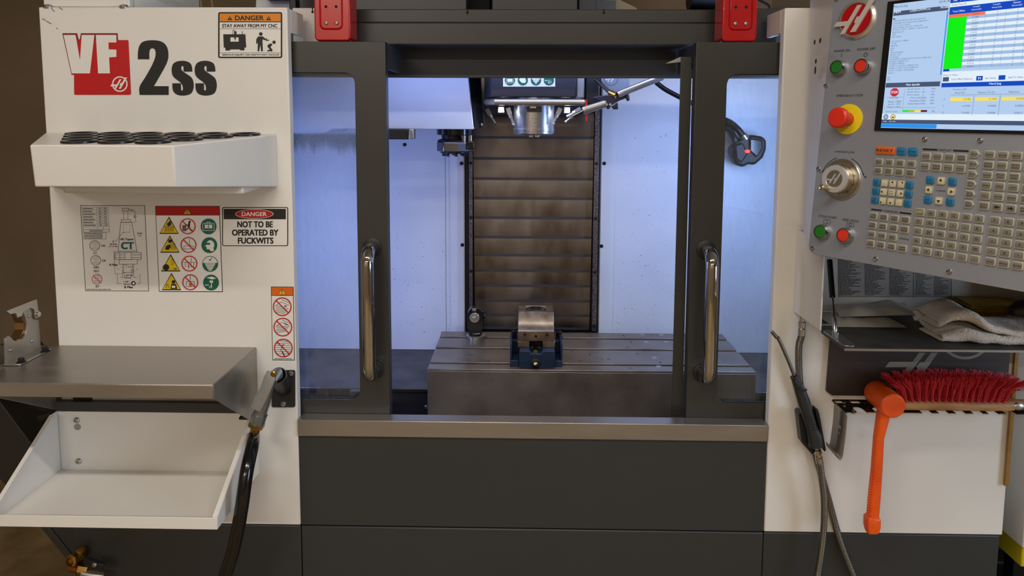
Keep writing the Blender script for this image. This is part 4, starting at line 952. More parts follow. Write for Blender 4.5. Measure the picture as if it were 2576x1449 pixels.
tx('C', 540, 614, 36); tx('85 ft-lb', 540, 655, 26, 108); tx('(115 Nm)', 540, 693, 28, 132); tx('A Max', 540, 982, 36, 135, ink, .04); tx('B Max', 782, 1336, 36, 138, ink, .04); tx('D', 884, 220, 38, None, ink_gray, .05)
tx('Scale', 957, 482, 28, 80); tx('1:1', 957, 520, 26, 42); tx('45\u00b0', 838, 114, 24, 48); tx('\u2264 3.0" OK', 778, 1150, 28, 144, ink); tx('(76mm)', 765, 1190, 26, 112, ink); tx('> 3.0"', 738, 1250, 26, 84, ink); tx('(76mm)', 755, 1292, 26, 112, ink)
tx('OK', 380, 682, 34, 66); tx('CT', 250, 795, 36, 60); tx('OK', 392, 916, 34, 66); tx('DIN', 267, 1024, 36, 80); tx('ISO', 272, 1082, 36, 80); tx('BT', 290, 1325, 36, 62)
for cx, cy, c_ in ((245,678,ink_gray),(260,912,ink_gray),(280,1210,ink_red)):
    pr.ring(c_, cx, cy, 82, 8, 2, 'flange_symbol')
    for dy in (-35,-8,22,45): pr.line(ink_gray, [(cx-44,cy+dy),(cx+52,cy+dy)], 5, 2, 'flange_symbol')
    pr.line(ink_gray, [(cx-20,cy-60),(cx+52,cy-60)], 5, 2, 'flange_symbol')
pr.line(ink_red, [(222,1158),(338,1262)], 8, 3, 'flange_symbol'); pr.disc(ink, 857, 1276, 36, 2, 'hand_symbol'); pr.poly(paper, [(850,1255),(880,1262),(872,1292),(852,1300),(842,1280)], 3, 'hand_symbol')
sk = lambda y: (y-70)*.048
for r_ in range(8):
    y = 70+r_*44
    pr.line(ink_gray, [(45+sk(y),y),(455+sk(y)*.9,y-1)], 3, 2, 'table'); 
    if r_ < 7: pr.dash_lines(ink_gray, 58+sk(y), y+10, 258+sk(y), y+36, 1, .5, .95, 2, 'fine_print', .55); pr.dash_lines(ink_gray, 300+sk(y), y+6, 350+sk(y), y+38, 2, .8, 1, 2, 'fine_print', .55); pr.dash_lines(ink_gray, 385+sk(y), y+6, 440+sk(y), y+38, 2, .8, 1, 2, 'fine_print', .55)
for x in (45, 270, 365, 455): pr.line(ink_gray, [(x,70),(x+18,418)], 3, 2, 'table')
pr.line(ink_gray, [(65,424),(475,422),(477,464),(68,466)], 5, 2, 'table', True); pr.dash_lines(ink_gray, 160, 430, 370, 458, 1, 1, 1, 2, 'fine_print', .5)
pr.line(ink_gray, [(70,474),(420,472),(422,574),(72,576)], 4, 2, 'table', True); pr.dash_lines(ink_gray, 84, 478, 412, 572, 4, .8, 1, 2, 'fine_print', .5)
pr.dash_lines(ink_gray, 112, 1364, 500, 1382, 1, 1, 1, 2, 'fine_print', .6); pr.build(cs)
# narrow orange sticker
os_ = sticker('prohibition_sticker', 'narrow white sticker with three red prohibition signs under an orange band', 711, 812)
pr = Print(B_, PL)
pr.poly(ink, [(1690,778),(1882,780),(1892,1404),(1703,1402)], 0, 'border'); pr.poly(paper, [(1695,783),(1877,785),(1887,1398),(1708,1396)], 1, 'face')
pr.poly(ink_or2, [(1695,783),(1877,785),(1879,851),(1697,850)], 2, 'orange_band'); pr.line(ink, [(1696,853),(1880,853)], 4, 3, 'border')
tri(pr, 1786, 819, 31, 54); pr.rect(ink, 1783, 803, 1789, 828, 5, 'warning_triangle'); pr.disc(ink, 1786, 835, 4, 5, 'warning_triangle')
for i, (cx, cy) in enumerate(((1788,947),(1793,1120),(1797,1297))):
    noent(pr, cx, cy, 79, 9)
    g = 'prohibition_pictogram'
    if i < 2:
        for t_ in range(5): pr.line(ink_gray, [(cx-55,cy-10+t_*14),(cx+50-8*t_,cy+18+t_*10-20*i)], 4, 3, g)
        pr.line(ink_gray, [(cx-60,cy-5),(cx-10,cy-40),(cx+55,cy-12)], 4, 3, g); pr.line(ink_gray, [(cx-5,cy-60),(cx+60,cy-30)], 4, 3, g); pr.poly(mat('blue_ink',(34,42,110),.5), [(cx+12,cy-10-20*i),(cx+46,cy-8),(cx+20,cy+2)] if i == 0 else [(cx+10,cy-38),(cx+55,cy-14),(cx+20,cy-20)], 4, g)
    else:
        for t_ in range(6): pr.line(ink_gray, [(cx-62,cy-40+t_*18),(cx+60,cy-40+t_*18)], 4, 3, g)
        pr.line(ink, [(cx-10,cy+30),(cx+8,cy+66)], 9, 4, g); pr.line(ink_gray, [(cx-15,cy-20),(cx+5,cy-32),(cx-25,cy+25)], 5, 4, g); pr.line(ink_gray, [(cx-30,cy-62),(cx+40,cy-55)], 5, 3, g)
pr.dash_lines(ink_gray, 1722, 1384, 1868, 1394, 1, 1, 1, 2, 'fine_print', .6); pr.build(os_)

# ------------------------------------------------------------------ stainless work shelf
zsh = at(643, 873, 0).z; sx1 = at(652,1150,0).x+.0004; syf = -.256
ws = thing('work_shelf', 'brushed stainless work shelf with a tapered side below the stickers', 'shelf', (-.95,-.12,zsh))
MB().box(-1.45, sx1, syf, -.0008, zsh-.003, zsh).build('top_plate', steel, ws, .001)
zl0 = at(518, 1003, syf).z
MB().box(-1.45, sx1, syf-.0015, syf+.0005, zl0, zsh-.0015).build('front_lip', steel, ws, .0008)
zb1 = at(637, 1052, -.001).z; gxl = at(150,1120,0).x-.0026
MB().prism([(sx1,syf,zsh-.001),(sx1,-.001,zsh-.001),(sx1,-.001,zb1),(sx1,-.03,zb1),(sx1,syf,zl0)], (.0018,0,0)).build('side_gusset', steel, ws, .0006)
MB().prism([(gxl,syf+.01,zsh-.004),(gxl,-.001,zsh-.004),(gxl,-.001,zb1+.015),(gxl,syf+.01,zl0)], (.002,0,0)).build('side_gusset', steel, ws, .0006)
MB().prism([(gxl-.030,-.0008,zb1+.010),(gxl-.0004,-.0008,zb1+.020),(gxl-.0004,-.0008,zb1+.010),(gxl-.024,-.0008,zb1-.002)], (0,-.03,0)).build('rubber_edge', rubber, ws)
tbm = at(190, 1008, -.01); MB().box(tbm.x-.01, tbm.x+.038, -.004, -.0009, tbm.z-.016, tbm.z+.014).build('mount_tab', gray, ws, .001)
# bracket with a cut-out standing on the shelf
kb = thing('tool_holder_bracket', 'steel bracket with a round cut-out and bolted foot on the work shelf', 'bracket', (-1.15,-.1,zsh))
Xb = hit(20, 918, 2, zsh).x
S = lambda x, y: hit(x/6.0375, 720+y/6.0375, 0, Xb)
yz = lambda x, y: (S(x,y).y, S(x,y).z)
arcp = []
outer = [(100,1190),(625,960),(590,510),(500,500),(488,480),(475,360),(450,340),(360,370)]
# circular throat
cth = (235, 640)
thr = [(345,385),(390,470),(412,560),(410,660),(385,740),(340,810),(310,800),(265,815),(255,840),(215,820),(150,765),(125,752),(80,790)]
def plate(pts, X, d, name, m):
    base = [(S(x,y).y, S(x,y).z) for x,y in pts]
    return MB().prism([(X,y,z) for y,z in base], (d,0,0)).build(name, m, kb, .0006)
plate(outer+thr, Xb, -.005, 'plate', steel)
plate([(70,375),(520,195),(538,210),(560,390),(500,400),(490,350),(440,330),(320,395),(310,450),(240,480),(215,410),(130,425),(95,400)], Xb+.0045, -.004, 'upper_plate', zinc)
b = MB(); cy_, cz_ = yz(235,625); rr = abs(yz(412,600)[0]-cy_)
k = [(Xb-.03, cy_+ (rr)*math.cos(R(a)), cz_+.062*math.sin(R(a))) for a in range(-70,71,10)]
b.prism([(Xb-.0051, yz(x,y)[0], yz(x,y)[1]) for x,y in [(345,385),(412,560),(410,660),(340,810),(325,800),(392,660),(396,560),(330,400)]], (-.022,0,0)).build('throat_liner', mat('bronze_liner',(170,140,96),.25,1.0), kb)
z0 = zsh+.0004
f0, f1 = hit(95/6.0375,720+1215/6.0375,2,zsh), hit(640/6.0375,720+975/6.0375,2,zsh)
MB().box(Xb-.005, Xb+.034, f0.y, f1.y, z0, z0+.005).build('foot', zinc, kb, .0015)
for x, y in ((325,1150),(690,985)):
    q = hit(x/6.0375,720+y/6.0375,2,zsh+.006); MB().lathe((q.x,q.y,z0+.0051),(0,0,1),[(.0105,0),(.0105,.0015),(.0065,.002),(.0065,.009),(.005,.0105)],6).build('bolt', blackm, kb)
for x, y in ((440,455),(485,832),(162,970)): q = S(x,y); screw(kb, (Xb+.0002,q.y,q.z), (1,-.2,0), .0042, .0035)
q = S(535,425); MB().lathe((Xb+.001,q.y,q.z),(1,-.15,0),[(.009,0),(.009,.004),(.0065,.0045),(.0065,.010),(.004,.011)],12).build('clamp_screw', zinc, kb)
MB().box(Xb-.03, Xb-.022, S(0,760).y-.012, S(0,760).y+.006, z0, S(0,700).z).build('rear_plate', steel, kb, .001)
MB().box(Xb-.0295, Xb-.0055, S(0,760).y-.004, S(0,760).y+.03, z0, z0+.004).build('rear_foot', zinc, kb)

# ------------------------------------------------------------------ white chip bin
bn = thing('sheet_metal_bin', 'open white sheet metal bin hanging below the work shelf', 'bin', (-.9,-.12,.63))
bx0, bx1 = at(150,1120,0).x, at(652,1150,0).x
zf = at(652,1188,0).z; yf = -.2565
zt_ = at(400,1035,0).z; zlip1 = at(540,1302,yf).z
MB().box(bx0, bx1, -.0025, -.0007, zf, zt_).build('back_plate', white, bn, .0006)
MB().box(bx0, bx1, yf, -.003, zf, zf+.002).build('floor_plate', white, bn, .0006)
MB().box(bx0, bx1, yf-.002, yf, zf-.0005, zlip1).build('front_lip', white, bn, .0008)
for x in (bx0, bx1-.002):
    MB().prism([(x,-.003,zf+.002),(x,-.003,zt_),(x,-.032,zt_),(x,yf+.0005,zlip1),(x,yf+.0005,zf+.002)], (.002,0,0)).build('side_plate', white, bn, .0005)
    a = Vector((x+.001,-.032,zt_)); e_ = Vector((x+.001,yf,zlip1)); s_ = -1 if x > -.9 else 1
    MB().hexa([a, e_, e_+Vector((s_*.010,0,0)), a+Vector((s_*.010,0,0))], [a+Vector((0,0,.0018)), e_+Vector((0,0,.0018)), e_+Vector((s_*.010,0,.0018)), a+Vector((s_*.010,0,.0018))]).build('folded_rim', white, bn)
MB().box(bx0+.004, bx0+.022, -.0036, -.0026, zf+.003, zt_-.002).build('corner_flange', white, bn)
for px, py in ((193,1057),(198,1160)): screw(bn, at(px,py,-.003), (0,-1,0), .0075, .005)
q = at(195,1074,-.003); MB().lathe((q.x,-.0029,q.z), (0,-1,0), [(.0085,0),(.0085,.0006),(.0072,.0006),(.0072,.0001),(.0002,.0001)], 20).build('slot', mat('slot_grey',(150,147,140),.6), bn)
MB().box(bx1-.03, bx1-.0002, -.045, -.004, zt_+.0003, zt_+.006).build('rubber_pad', rubber, bn)
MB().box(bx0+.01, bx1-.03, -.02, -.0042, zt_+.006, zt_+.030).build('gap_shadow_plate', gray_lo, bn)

# ------------------------------------------------------------------ coolant wash gun in its holder
gh = thing('gun_holder', 'black bracket plate with a tube holder for the wash gun', 'bracket', tuple(at(714,977,0)))
V = lambda x, y, Y=0: at(560+x/6.0375, 880+y/6.0375, Y)
pp = rrect(748, 305, 1105, 868, 28, 4)
MB().prism([V(x,y,-.0006) for x,y in pp], (0,-.0025,0)).build('plate', mat('textured_black_plate',(42,40,42),.45), gh, .0006)
for x, y in ((1042,362),(924,818)): screw(gh, V(x,y,-.003), (0,-1,0), .0068, .005)
c0 = V(925,560,-.003); c1 = V(845,385,-.075); ax = (c1-c0).normalized()
ht_ = MB().lathe(c0, ax, [(.0195,-.01),(.0195,(c1-c0).length),(.0175,(c1-c0).length),(.0175,.02),(.0,.02)], 28)
ht_.v = [(x, min(y, -.0029), z) for x, y, z in ht_.v]; ht_.build('holder_tube', black, gh)
wg = thing('wash_gun', 'grey cast metal coolant wash gun with a trigger lever and black hose', 'wash gun', tuple(V(500,1000,-.09)))
cast = mat('cast_aluminium', (138,146,150), .32, .8, var=.15, vscale=40)
yg = -.095
p0, p1 = V(790,400,yg), V(560,1000,yg)
MB().loft([c1-ax*.030, c1-ax*.004, c1+ax*.010, V(752,425,yg), V(690,600,yg), V(640,800,yg), V(560,990,yg)], [.0095,.0105,.0150,.0150,.012,.0125,.0155], [.0095,.0105,.0140,.0135,.013,.013,.0155], (1,0,.2), 18).build('body', cast, wg)
MB().loft([V(745,330,yg-.014), V(720,430,yg-.018), V(650,600,yg-.022), V(570,760,yg-.026), V(500,905,yg-.030)], [.0105,.0145,.0135,.0145,.0125], [.003,.0035,.003,.003,.002], (1,0,.25), 16, 4).build('trigger_lever', mat('lever_zinc',(150,150,148),.4,.7), wg)
MB().lathe(V(780,360,yg-.018), (0,-1,0), [(.007,0),(.007,.004),(.004,.006)], 16).build('pivot_pin', brass, wg)
q0, q1 = V(560,985,yg), V(525,1110,yg)
MB().cyl(q0+(q0-q1)*.1, q1, .0185, .0175, 24).build('end_collar', cast, wg)
d_ = (q1-q0).normalized()
MB().lathe(q1, d_, [(.0195,0),(.0195,.010)], 6).build('hex_nut', brass, wg)
MB().lathe(q1+d_*.0102, d_, [(.0115,0),(.0115,.022),(.0125,.023),(.0125,.028)], 16).build('ferrule', brass, wg)
h0 = q1+d_*.036
hp = smoothpath([h0, at(634,1125,-.150), at(620,1190,-.200), at(606,1290,-.215), at(588,1380,-.185), at(566,1449,-.17), at(540,1520,-.15), at(505,1620,-.12), (at(430,1700,-.05).x,-.06,.05)], 10)
MB().tube(hp, .0152, 18).build('hose', gloss_black, wg)

# ------------------------------------------------------------------ drain valve
dv = thing('drain_valve', 'brass drain valve with a black handle on the lower left base', 'valve', tuple(at(215,1425,-.03)))
Q = lambda x, y, Y=-.03: at(x/6.1333, 1280+y/6.1333, Y)
MB().lathe(Q(1225,755,-.005), (-.2,-1,.25), [(.016,0),(.016,.02),(.0175,.021),(.0175,.03),(.011,.032),(.010,.024)], 8).build('elbow', brass, dv)
MB().lathe(Q(1250,690,-.015), (.15,-.3,1), [(.012,0),(.012,.014),(.009,.016)], 8).build('upper_nut', brass, dv)
MB().tube([Q(1110,900,-.03), Q(1220,920,-.03)], .013, 10).build('copper_nut', mat('copper_fitting',(140,80,50),.35,1.0), dv)
MB().tube([Q(1225,925,-.03), Q(1370,945,-.03)], .0135, 6).build('valve_body', brass, dv)
MB().tube([Q(1275,985,-.035), Q(1420,1020,-.035), Q(1620,1040,-.035)], [.011,.013,.010], 12).build('hose_barb', zinc, dv)
MB().loft([Q(1330,800,-.05), Q(1440,860,-.055), Q(1600,890,-.05)], [.010,.014,.009], [.007,.009,.006], (0,0,1)).build('handle', black, dv)
screw(dv, Q(1458,862,-.066), (0,-1,.1), .006, .004)
MB().tube([Q(1225,755,-.004), Q(1225,755,.02)], .012, 12).build('pipe_stub', brass, dv)
# ------------------------------------------------------------------ control pendant
PO = at(2065, 317, -.28)
ang, til = R(55), R(5.5)
PU = Vector((math.cos(ang), -math.sin(ang), 0)); nh = Vector((-math.sin(ang), -math.cos(ang), 0))
PV = nh*math.sin(til) + Vector((0,0,-math.cos(til))); PN = PV.cross(PU).normalized()
if PN.dot(C-PO) < 0: PN = -PN
pp3 = lambda u, v, n=0.0: PO + PU*u*.001 + PV*v*.001 + PN*n*.001          # millimetres on the faceplate
pd = thing('control_pendant', 'stainless control pendant with screen, keypad and jog wheel', 'control panel', (.9,-.25,1.25))
UW, VT, VB = 455, -300, 257
# faceplate with a rounded lower left corner
fp = [(0,VT),(UW,VT),(UW,VB)] + [(18-18*math.sin(R(a)), VB-18+18*math.cos(R(a))) for a in range(0,91,15)]
MB().prism([pp3(u,v,0) for u,v in fp], PN*-.003).build('faceplate', steel_v, pd, .0008)
# housing behind the plate, back edge on the machine front
zt_, zb_ = pp3(0,VT).z+.004, pp3(0,VB).z+.012
def ring_at(v):
    a, b_ = pp3(1,v,-3.2), pp3(UW-1,v,-3.2)
    return [a, b_, Vector((1.22,-.52,a.z)), Vector((1.22,-.001,a.z)), Vector((.664,-.001,a.z))]
t_, l_ = ring_at(VT+2), ring_at(VB-14)
MB().add(t_+l_, [(0,1,2,3,4),(9,8,7,6,5)]+[(i,(i+1)%5,5+(i+1)%5,5+i) for i in range(5)]).build('housing', white, pd, .002)
MB().prism([l_[0]+Vector((.02,.0,-.001)), l_[1]+Vector((0,0,-.001)), l_[2]+Vector((0,0,-.001)), l_[3]+Vector((0,0,-.001)), l_[4]+Vector((0.02,0,-.001))], (0,0,-.010)).build('underside', black, pd)
# holes in the white side
sd = (l_[0]-l_[4]).normalized(); sn = sd.cross(Vector((0,0,1))).normalized()
if sn.x > 0: sn = -sn
for px, py, h in ((2049,106,1),(2063,102,1),(2052,154,1),(2050.5,177,1.6)):
    d = ray(px,py); o = t_[4]; k = (o-C).dot(sn)/d.dot(sn); p = C+d*k
    b = MB(); n = 16; b.prism([p+sn*.0003+sd*.017*math.cos(2*math.pi*i/n)+Vector((0,0,.0048*h*math.sin(2*math.pi*i/n))) for i in range(n)], -sn*.001); b.build('cable_hole', holem, pd)
# lower storage box
bxl, bxf, zf_ = .657, -.1615, 1.0685
zt2 = l_[0].z-.012
xr = 1.21
MB().prism([(bxl,bxf,zf_),(bxl,-.0008,zf_),(bxl,-.0008,zt2),(bxl,bxf,zt2)], (.004,0,0)).build('box_side', white, pd, .001)
MB().prism([(xr,bxf,zf_),(xr,-.0008,zf_),(xr,-.0008,zt2),(xr,bxf,zt2)], (.004,0,0)).build('box_side', white, pd, .001)
boxin = mat('box_inner_grey', (186,183,176), .5)
MB().box(bxl+.0045, xr-.0005, -.004, -.0009, zf_+.003, zt2).build('box_back', boxin, pd)
shelfm = mat('black_shelf_mat', (44,42,42), .55, c2=(66,62,58), vscale=14, thr=(.45,.8))
MB().box(bxl+.0045, xr-.0005, bxf, -.0045, zf_-.003, zf_).build('box_floor', shelfm, pd)
# flip-down door used as a shelf
MB().box(bxl+.003, xr+.05, -.281, bxf-.001, zf_-.005, zf_).build('flip_shelf', shelfm, pd, .001)
MB().box(bxl+.003, xr+.05, -.2828, -.2812, zf_-.0055, zf_-.001).build('shelf_trim', zinc, pd)
# gas strut
g0, g1 = at(2087,655,-.120), hit(2101,836,2,zf_+.016)
dr = (g1-g0).normalized(); ln = (g1-g0).length
gs = MB().cyl(g0, g0+dr*ln*.52, .0062, n=16).build('gas_strut', gloss_black, pd)
MB().cyl(g0+dr*ln*.521, g0+dr*ln*.80, .0022, n=10).build('strut_rod', chrome, gs)
MB().loft([g0+dr*ln*.80, g0+dr*ln*.82, g1-dr*.004, g1], [.003,.0048,.0048,.003],[.003,.0048,.0048,.003],(1,0,0)).build('strut_clevis', zinc, gs)
q0, q1 = hit(2076,832,2,zf_+.002), hit(2146,876,2,zf_+.002)
MB().prism([(bxl+.0035+x, y, zf_+.0003) for x, y in rrect(0,-.276,.028,bxf-.002,.012,5)], (0,0,.003)).build('strut_bracket', zinc, pd, .0008)
MB().box(g1.x-.004, g1.x+.004, g1.y-.008, g1.y+.008, zf_+.0034, zf_+.018).build('bracket_ear', zinc, pd, .001)
MB().cyl(Vector((bxl+.0045,-.155,zf_+.012)), Vector((bxl+.03,-.155,zf_+.012)), .0028, n=10).build('hinge_pin', zinc, pd)

# --- screen
bez = mat('screen_bezel', (14,15,18), .3)
sc0, sc1, sv0, sv1 = 126, 430, -227, 1.5
b = MB(); o_ = [(113,-233),(UW-12,-233),(UW-12,7),(113,7)]
b.prism([pp3(u,v,.3) for u,v in o_], PN*.0035).build('screen_frame', bez, pd, .001)
def em(name, c, s=1.0):
    if name in MATS: return MATS[name]
    m = bpy.data.materials.new(name); m.use_nodes = True; nt = m.node_tree; nt.nodes.remove(nt.nodes['Principled BSDF'])
    e = nt.nodes.new('ShaderNodeEmission'); e.inputs[0].default_value = lin(c); e.inputs[1].default_value = s
    gl = nt.nodes.new('ShaderNodeBsdfGlossy'); gl.inputs['Roughness'].default_value = .25; gl.inputs[0].default_value = (.03,.03,.03,1)
    ad = nt.nodes.new('ShaderNodeAddShader'); nt.links.new(e.outputs[0], ad.inputs[0]); nt.links.new(gl.outputs[0], ad.inputs[1]); nt.links.new(ad.outputs[0], nt.nodes['Material Output'].inputs[0])
    MATS[name] = m; return m
SL, SW_, SB, SD = em('screen_light_blue',(178,204,238)), em('screen_white',(226,240,252)), em('screen_blue',(18,72,190)), em('screen_slate',(72,84,112))
SG, SO, SY, SS, ST = em('screen_green',(8,240,20)), em('screen_salmon',(240,120,84)), em('screen_yellow',(248,224,96)), em('screen_stripe',(160,188,226)), em('screen_text',(72,88,116))
SR, SC_ = em('screen_red',(200,40,60)), em('screen_cyan',(44,148,236))
def Z1(x, y):
    d = ray(2020+x/4.263, y/4.263); k = (PO+PN*.0039-C).dot(PN)/d.dot(PN); return C+d*k
mm = lambda u, v: pp3(u, v, 3.9)
sp = Print(mm, PN, .00012)
sp.rect(SL, sc0, sv0, sc1, sv1, 0, 'display')
def uvz(x, y):
    p = Z1(x,y)-PO; return p.dot(PU)*1000, p.dot(PV)*1000
def SRz(m, x0, y0, x1, y1, lay, name='screen_area', ext=False):     # rectangle from two photo corners
    a, b_ = uvz(x0,y0), uvz(x1,y1); sp.rect(m, a[0], a[1], sc1 if ext else b_[0], b_[1], lay, name)
def STx(m, t, x, y, hmm, bold=.0, lay=4, w=None):
    u, v = uvz(x,y); g_ = text_geo(t, bold); sp.text(m, t, u, v, hmm, w, bold, lay, 'screen_text')
def STl(m, t, x, y, hmm, lay=4, bold=0.0):                              # left aligned
    u, v = uvz(x,y); g_ = text_geo(t, bold); wd_ = (g_[3]-g_[2])*hmm/.72; hh = (g_[5]-g_[4])*hmm/.72
    sp.text(m, t, u+wd_/2, v, hh, wd_, bold, lay, 'screen_text')
uc = 226
sp.rect(SL, 126, -227, 225, -214, 1, 'screen_area'); STl(ST, 'Manual Jog', 978, 78, 4.2); STl(ST, '03:41:40', 1462, 22, 4.2)
sp.rect(SD, 127, -213, 224, -205, 1, 'title_bar'); STl(SW_, 'MEM', 980, 132, 4.4, 4, .02); STx(SW_, 'USB0/29999.nc', 1258, 104, 4.2); STx(SW_, 'N100', 1522, 75, 4.4, .02)
lines = ['','(2DRAW (Machine Main bearing faces)','(Using BB which travels along ringing path )','(post version: 43410)','(post modified: 2021 09 14 22:22:24)','(T2 D=0.1 CR=0. - ZMIN=0. - flat end mill)','G00 G54 G17;','G20;','G53 G0 Z0.;','','(2D Contour 1(BB4))','T2 M6;','S850 M3;','G54;','M8;','X0.353 Y0.0007;','G43 Z1.1 H2;','G0 Z0.336;','G3 X2.0000 Y-0.0000 Z0.0191 I0.747 J-1.3005 F10.;','X0.5002 I1.0000 J0. F5.1;','X3.4000 I1.4000 J0.;','X3.307 Y-0.1542 Z0. I1.0000 J0. F10.;','X0.983 Y-1.2454 I1.307 J-0.5458 F5.1;','X3.307 Y-0.1542 I1.307 J0.5458;','G0 Z1.1;','','M5;','M9;']
for i, s_ in enumerate(lines):
    if s_: 
        g_ = text_geo(s_, 0); h_ = 2.6; k_ = h_/.72; wd_ = (g_[3]-g_[2])*k_; hh = (g_[5]-g_[4])*k_
        sp.text(ST, s_, 129+wd_/2, -199+i*4.15, hh, wd_, 0, 3, 'screen_text')
sp.rect(SD, 128, -200.5, 131, -197.5, 2, 'cursor'); sp.rect(SC_, 222.5, -203, 224.5, -93, 2, 'scroll_bar')
sp.rect(SD, 127, -81.5, 224, -73, 2, 'title_bar'); STx(SW_, 'Main Spindle', 1180, 910, 4.6, .02)
# main spindle block
u, v = uvz(982, 990); oc = [(u+8.2*math.cos(R(22.5+45*i)), v+8.2*math.sin(R(22.5+45*i))) for i in range(8)]
sp.poly(SR, oc, 2, 'stop_symbol'); sp.text(SW_, 'STOP', u, v, 4.6, 12, .03, 4, 'screen_text')
STx(ST, 'Overrides', 975, 1048, 3); 
for i, s_ in enumerate(('Feed: 100%','Spindle: 100%','Rapid: 100%')): sp.text(ST, s_, 147, -47+i*5, 3.2, 24, 0, 3, 'screen_text')
for i, (a, b_, c_) in enumerate((('Spindle Speed:','0','RPM'),('Spindle Power:','0.0','kW'),('Surface Speed:','0','FPM'),('Chip Load:','0.00000','FPT'),('Feed Rate:','0.0000','IPM'),('Active Feed:','0.0000','IPM'))):
    y = -69+i*5.2; w_ = .95*len(a)*1.7
    sp.text(ST, a, 191-w_/2, y, 3.2, w_, 0, 3, 'screen_text'); sp.text(ST, b_, 197, y, 2.6, len(b_)*1.7, 0, 3, 'screen_text'); sp.text(ST, c_, 214, y, 2.6, 6, 0, 3, 'screen_text')
sp.rect(ST, 163, -70, 163.3, -31, 2, 'rule'); sp.rect(ST, 128, -55, 162, -54.7, 2, 'rule'); sp.rect(ST, 128, -36, 222, -35.7, 2, 'rule')
STx(ST, 'Spindle Load(%)', 950, 1198, 3.2, 0); 
for i, m_ in enumerate((SG, em('screen_olive',(150,200,60)), SY, em('screen_maroon',(96,30,60)))): sp.rect(m_, 163+i*11, -31.5, 174+i*11, -28, 2, 'load_bar')
STx(ST, '0%', 1400, 1195, 3)
sp.rect(SW_, 126, -24.5, sc1, -13.5, 1, 'screen_area'); sp.rect(SD, 126, -14, sc1, -6.8, 2, 'status_bar'); sp.rect(SC_, 126, -6.5, 226, .8, 2, 'progress_bar'); sp.rect(SL, 226.5, -6.5, 319, 1.2, 2, 'screen_area'); sp.rect(SL, 320, -6.5, sc1, 1.2, 2, 'screen_area')
sp.disc(SD, 133.5, -19, 4.8, 3, 'icon'); sp.disc(SL, 133.5, -19, 3.6, 4, 'icon'); sp.disc(SD, 147, -19, 4.8, 3, 'icon'); sp.disc(SY, 147, -19, 4.0, 4, 'icon'); sp.ring(ST, 133.5, -19, 2.4, .7, 5, 'icon'); sp.rect(SD, 145, -19.5, 149, -17, 5, 'icon')
sp.text(SW_, 'Setup', 133, -10.5, 2.6, 7, 0, 4, 'screen_text'); sp.text(SW_, 'Door Open', 147, -10.5, 2.6, 12, 0, 4, 'screen_text')
# offsets table
sp.rect(SB, 226.5, -227, sc1, -216.5, 1, 'title_bar'); sp.text(SW_, 'Tool', 234, -221, 3.8, 7, .02, 3, 'screen_text'); sp.text(SW_, 'Work', 251, -221, 3.8, 9, .02, 3, 'screen_text'); sp.rect(SL, 243, -225, 243.5, -218, 2, 'rule')
sp.rect(SW_, 226.5, -216.4, sc1, -209.5, 1, 'screen_area'); sp.text(ST, 'Active Tool: 24', 241, -213, 3, 24, 0, 3, 'screen_text')
sp.rect(SB, 226.5, -209.4, sc1, -196.5, 1, 'table_header')
cols_ = [(242,'Tool Offset',''),(270,'Length','Geometry(H)'),(301,'Length','Wear(H)'),(331,'Diameter','Geometry(D)'),(362,'Diameter','Wear(D)')]
for u, a, b_ in cols_:
    if b_: sp.text(SW_, a, u, -206, 3, 11, 0, 3, 'screen_text'); sp.text(SW_, b_, u, -201, 3.2, 15, 0, 3, 'screen_text')
    else: sp.text(SW_, a, u, -201.5, 3.2, 20, 0, 3, 'screen_text')
random.seed(11)
for i in range(18):
    y0_ = -196.4+i*5.2
    sp.rect(SS if i % 2 else SW_, 226.5, y0_, sc1, y0_+5.1, 1, 'table_row')
    sp.rect(SO if i == 0 else SG, 226.5, y0_, 284.5 if i == 0 else 256, y0_+5.2, 2, 'status_cell')
    sp.text(ST, '%.4f' % random.uniform(2,7), 270, y0_+2.6, 2.6, 10, 0, 3, 'screen_text')
    for u in (301,331,362): sp.text(ST, '0.', u+3, y0_+2.6, 2.4, 2.2, 0, 3, 'screen_text')
for u in (256.2, 285, 316, 347, 378): sp.rect(ST, u, -196, u+.25, -103, 3, 'rule')
sp.rect(SB, 227, -102.6, 237, -98.5, 2, 'tab')
sp.rect(SW_, 226.5, -98, sc1, -79, 1, 'screen_area'); sp.text(ST, 'Enter A Value', 240, -92, 3.2, 23, 0, 3, 'screen_text')
for u, a, w_ in ((233,'Tool Offset Measure',34),(287,'Set Value',16),(321,'Add To Value',22)):
    sp.rect(SB if u != 233 else SD, u-5, -88.5, u+5, -81, 2, 'soft_key'); sp.text(ST, a, u+9+w_/2, -84.5, 3.2, w_, 0, 3, 'screen_text')
sp.text(SW_, 'F1', 287, -84.5, 3.6, 4, .03, 4, 'screen_text')
sp.rect(SB, 226.8, -78.4, sc1, -71, 2, 'title_bar'); sp.text(SW_, 'Hand Jog', 312, -74.7, 4.2, 18, .02, 4, 'screen_text')
sp.text(ST, 'Position: (IN)', 258, -66.5, 3.2, 22, 0, 3, 'screen_text')
for u, a, w_ in ((258,'Work G54',16),(300,'Distance To Go',26),(341,'Machine',15)): sp.text(ST, a, u, -61, 3.2, w_, 0, 3, 'screen_text')
sp.rect(ST, 243, -57.6, sc1, -57.2, 2, 'rule')
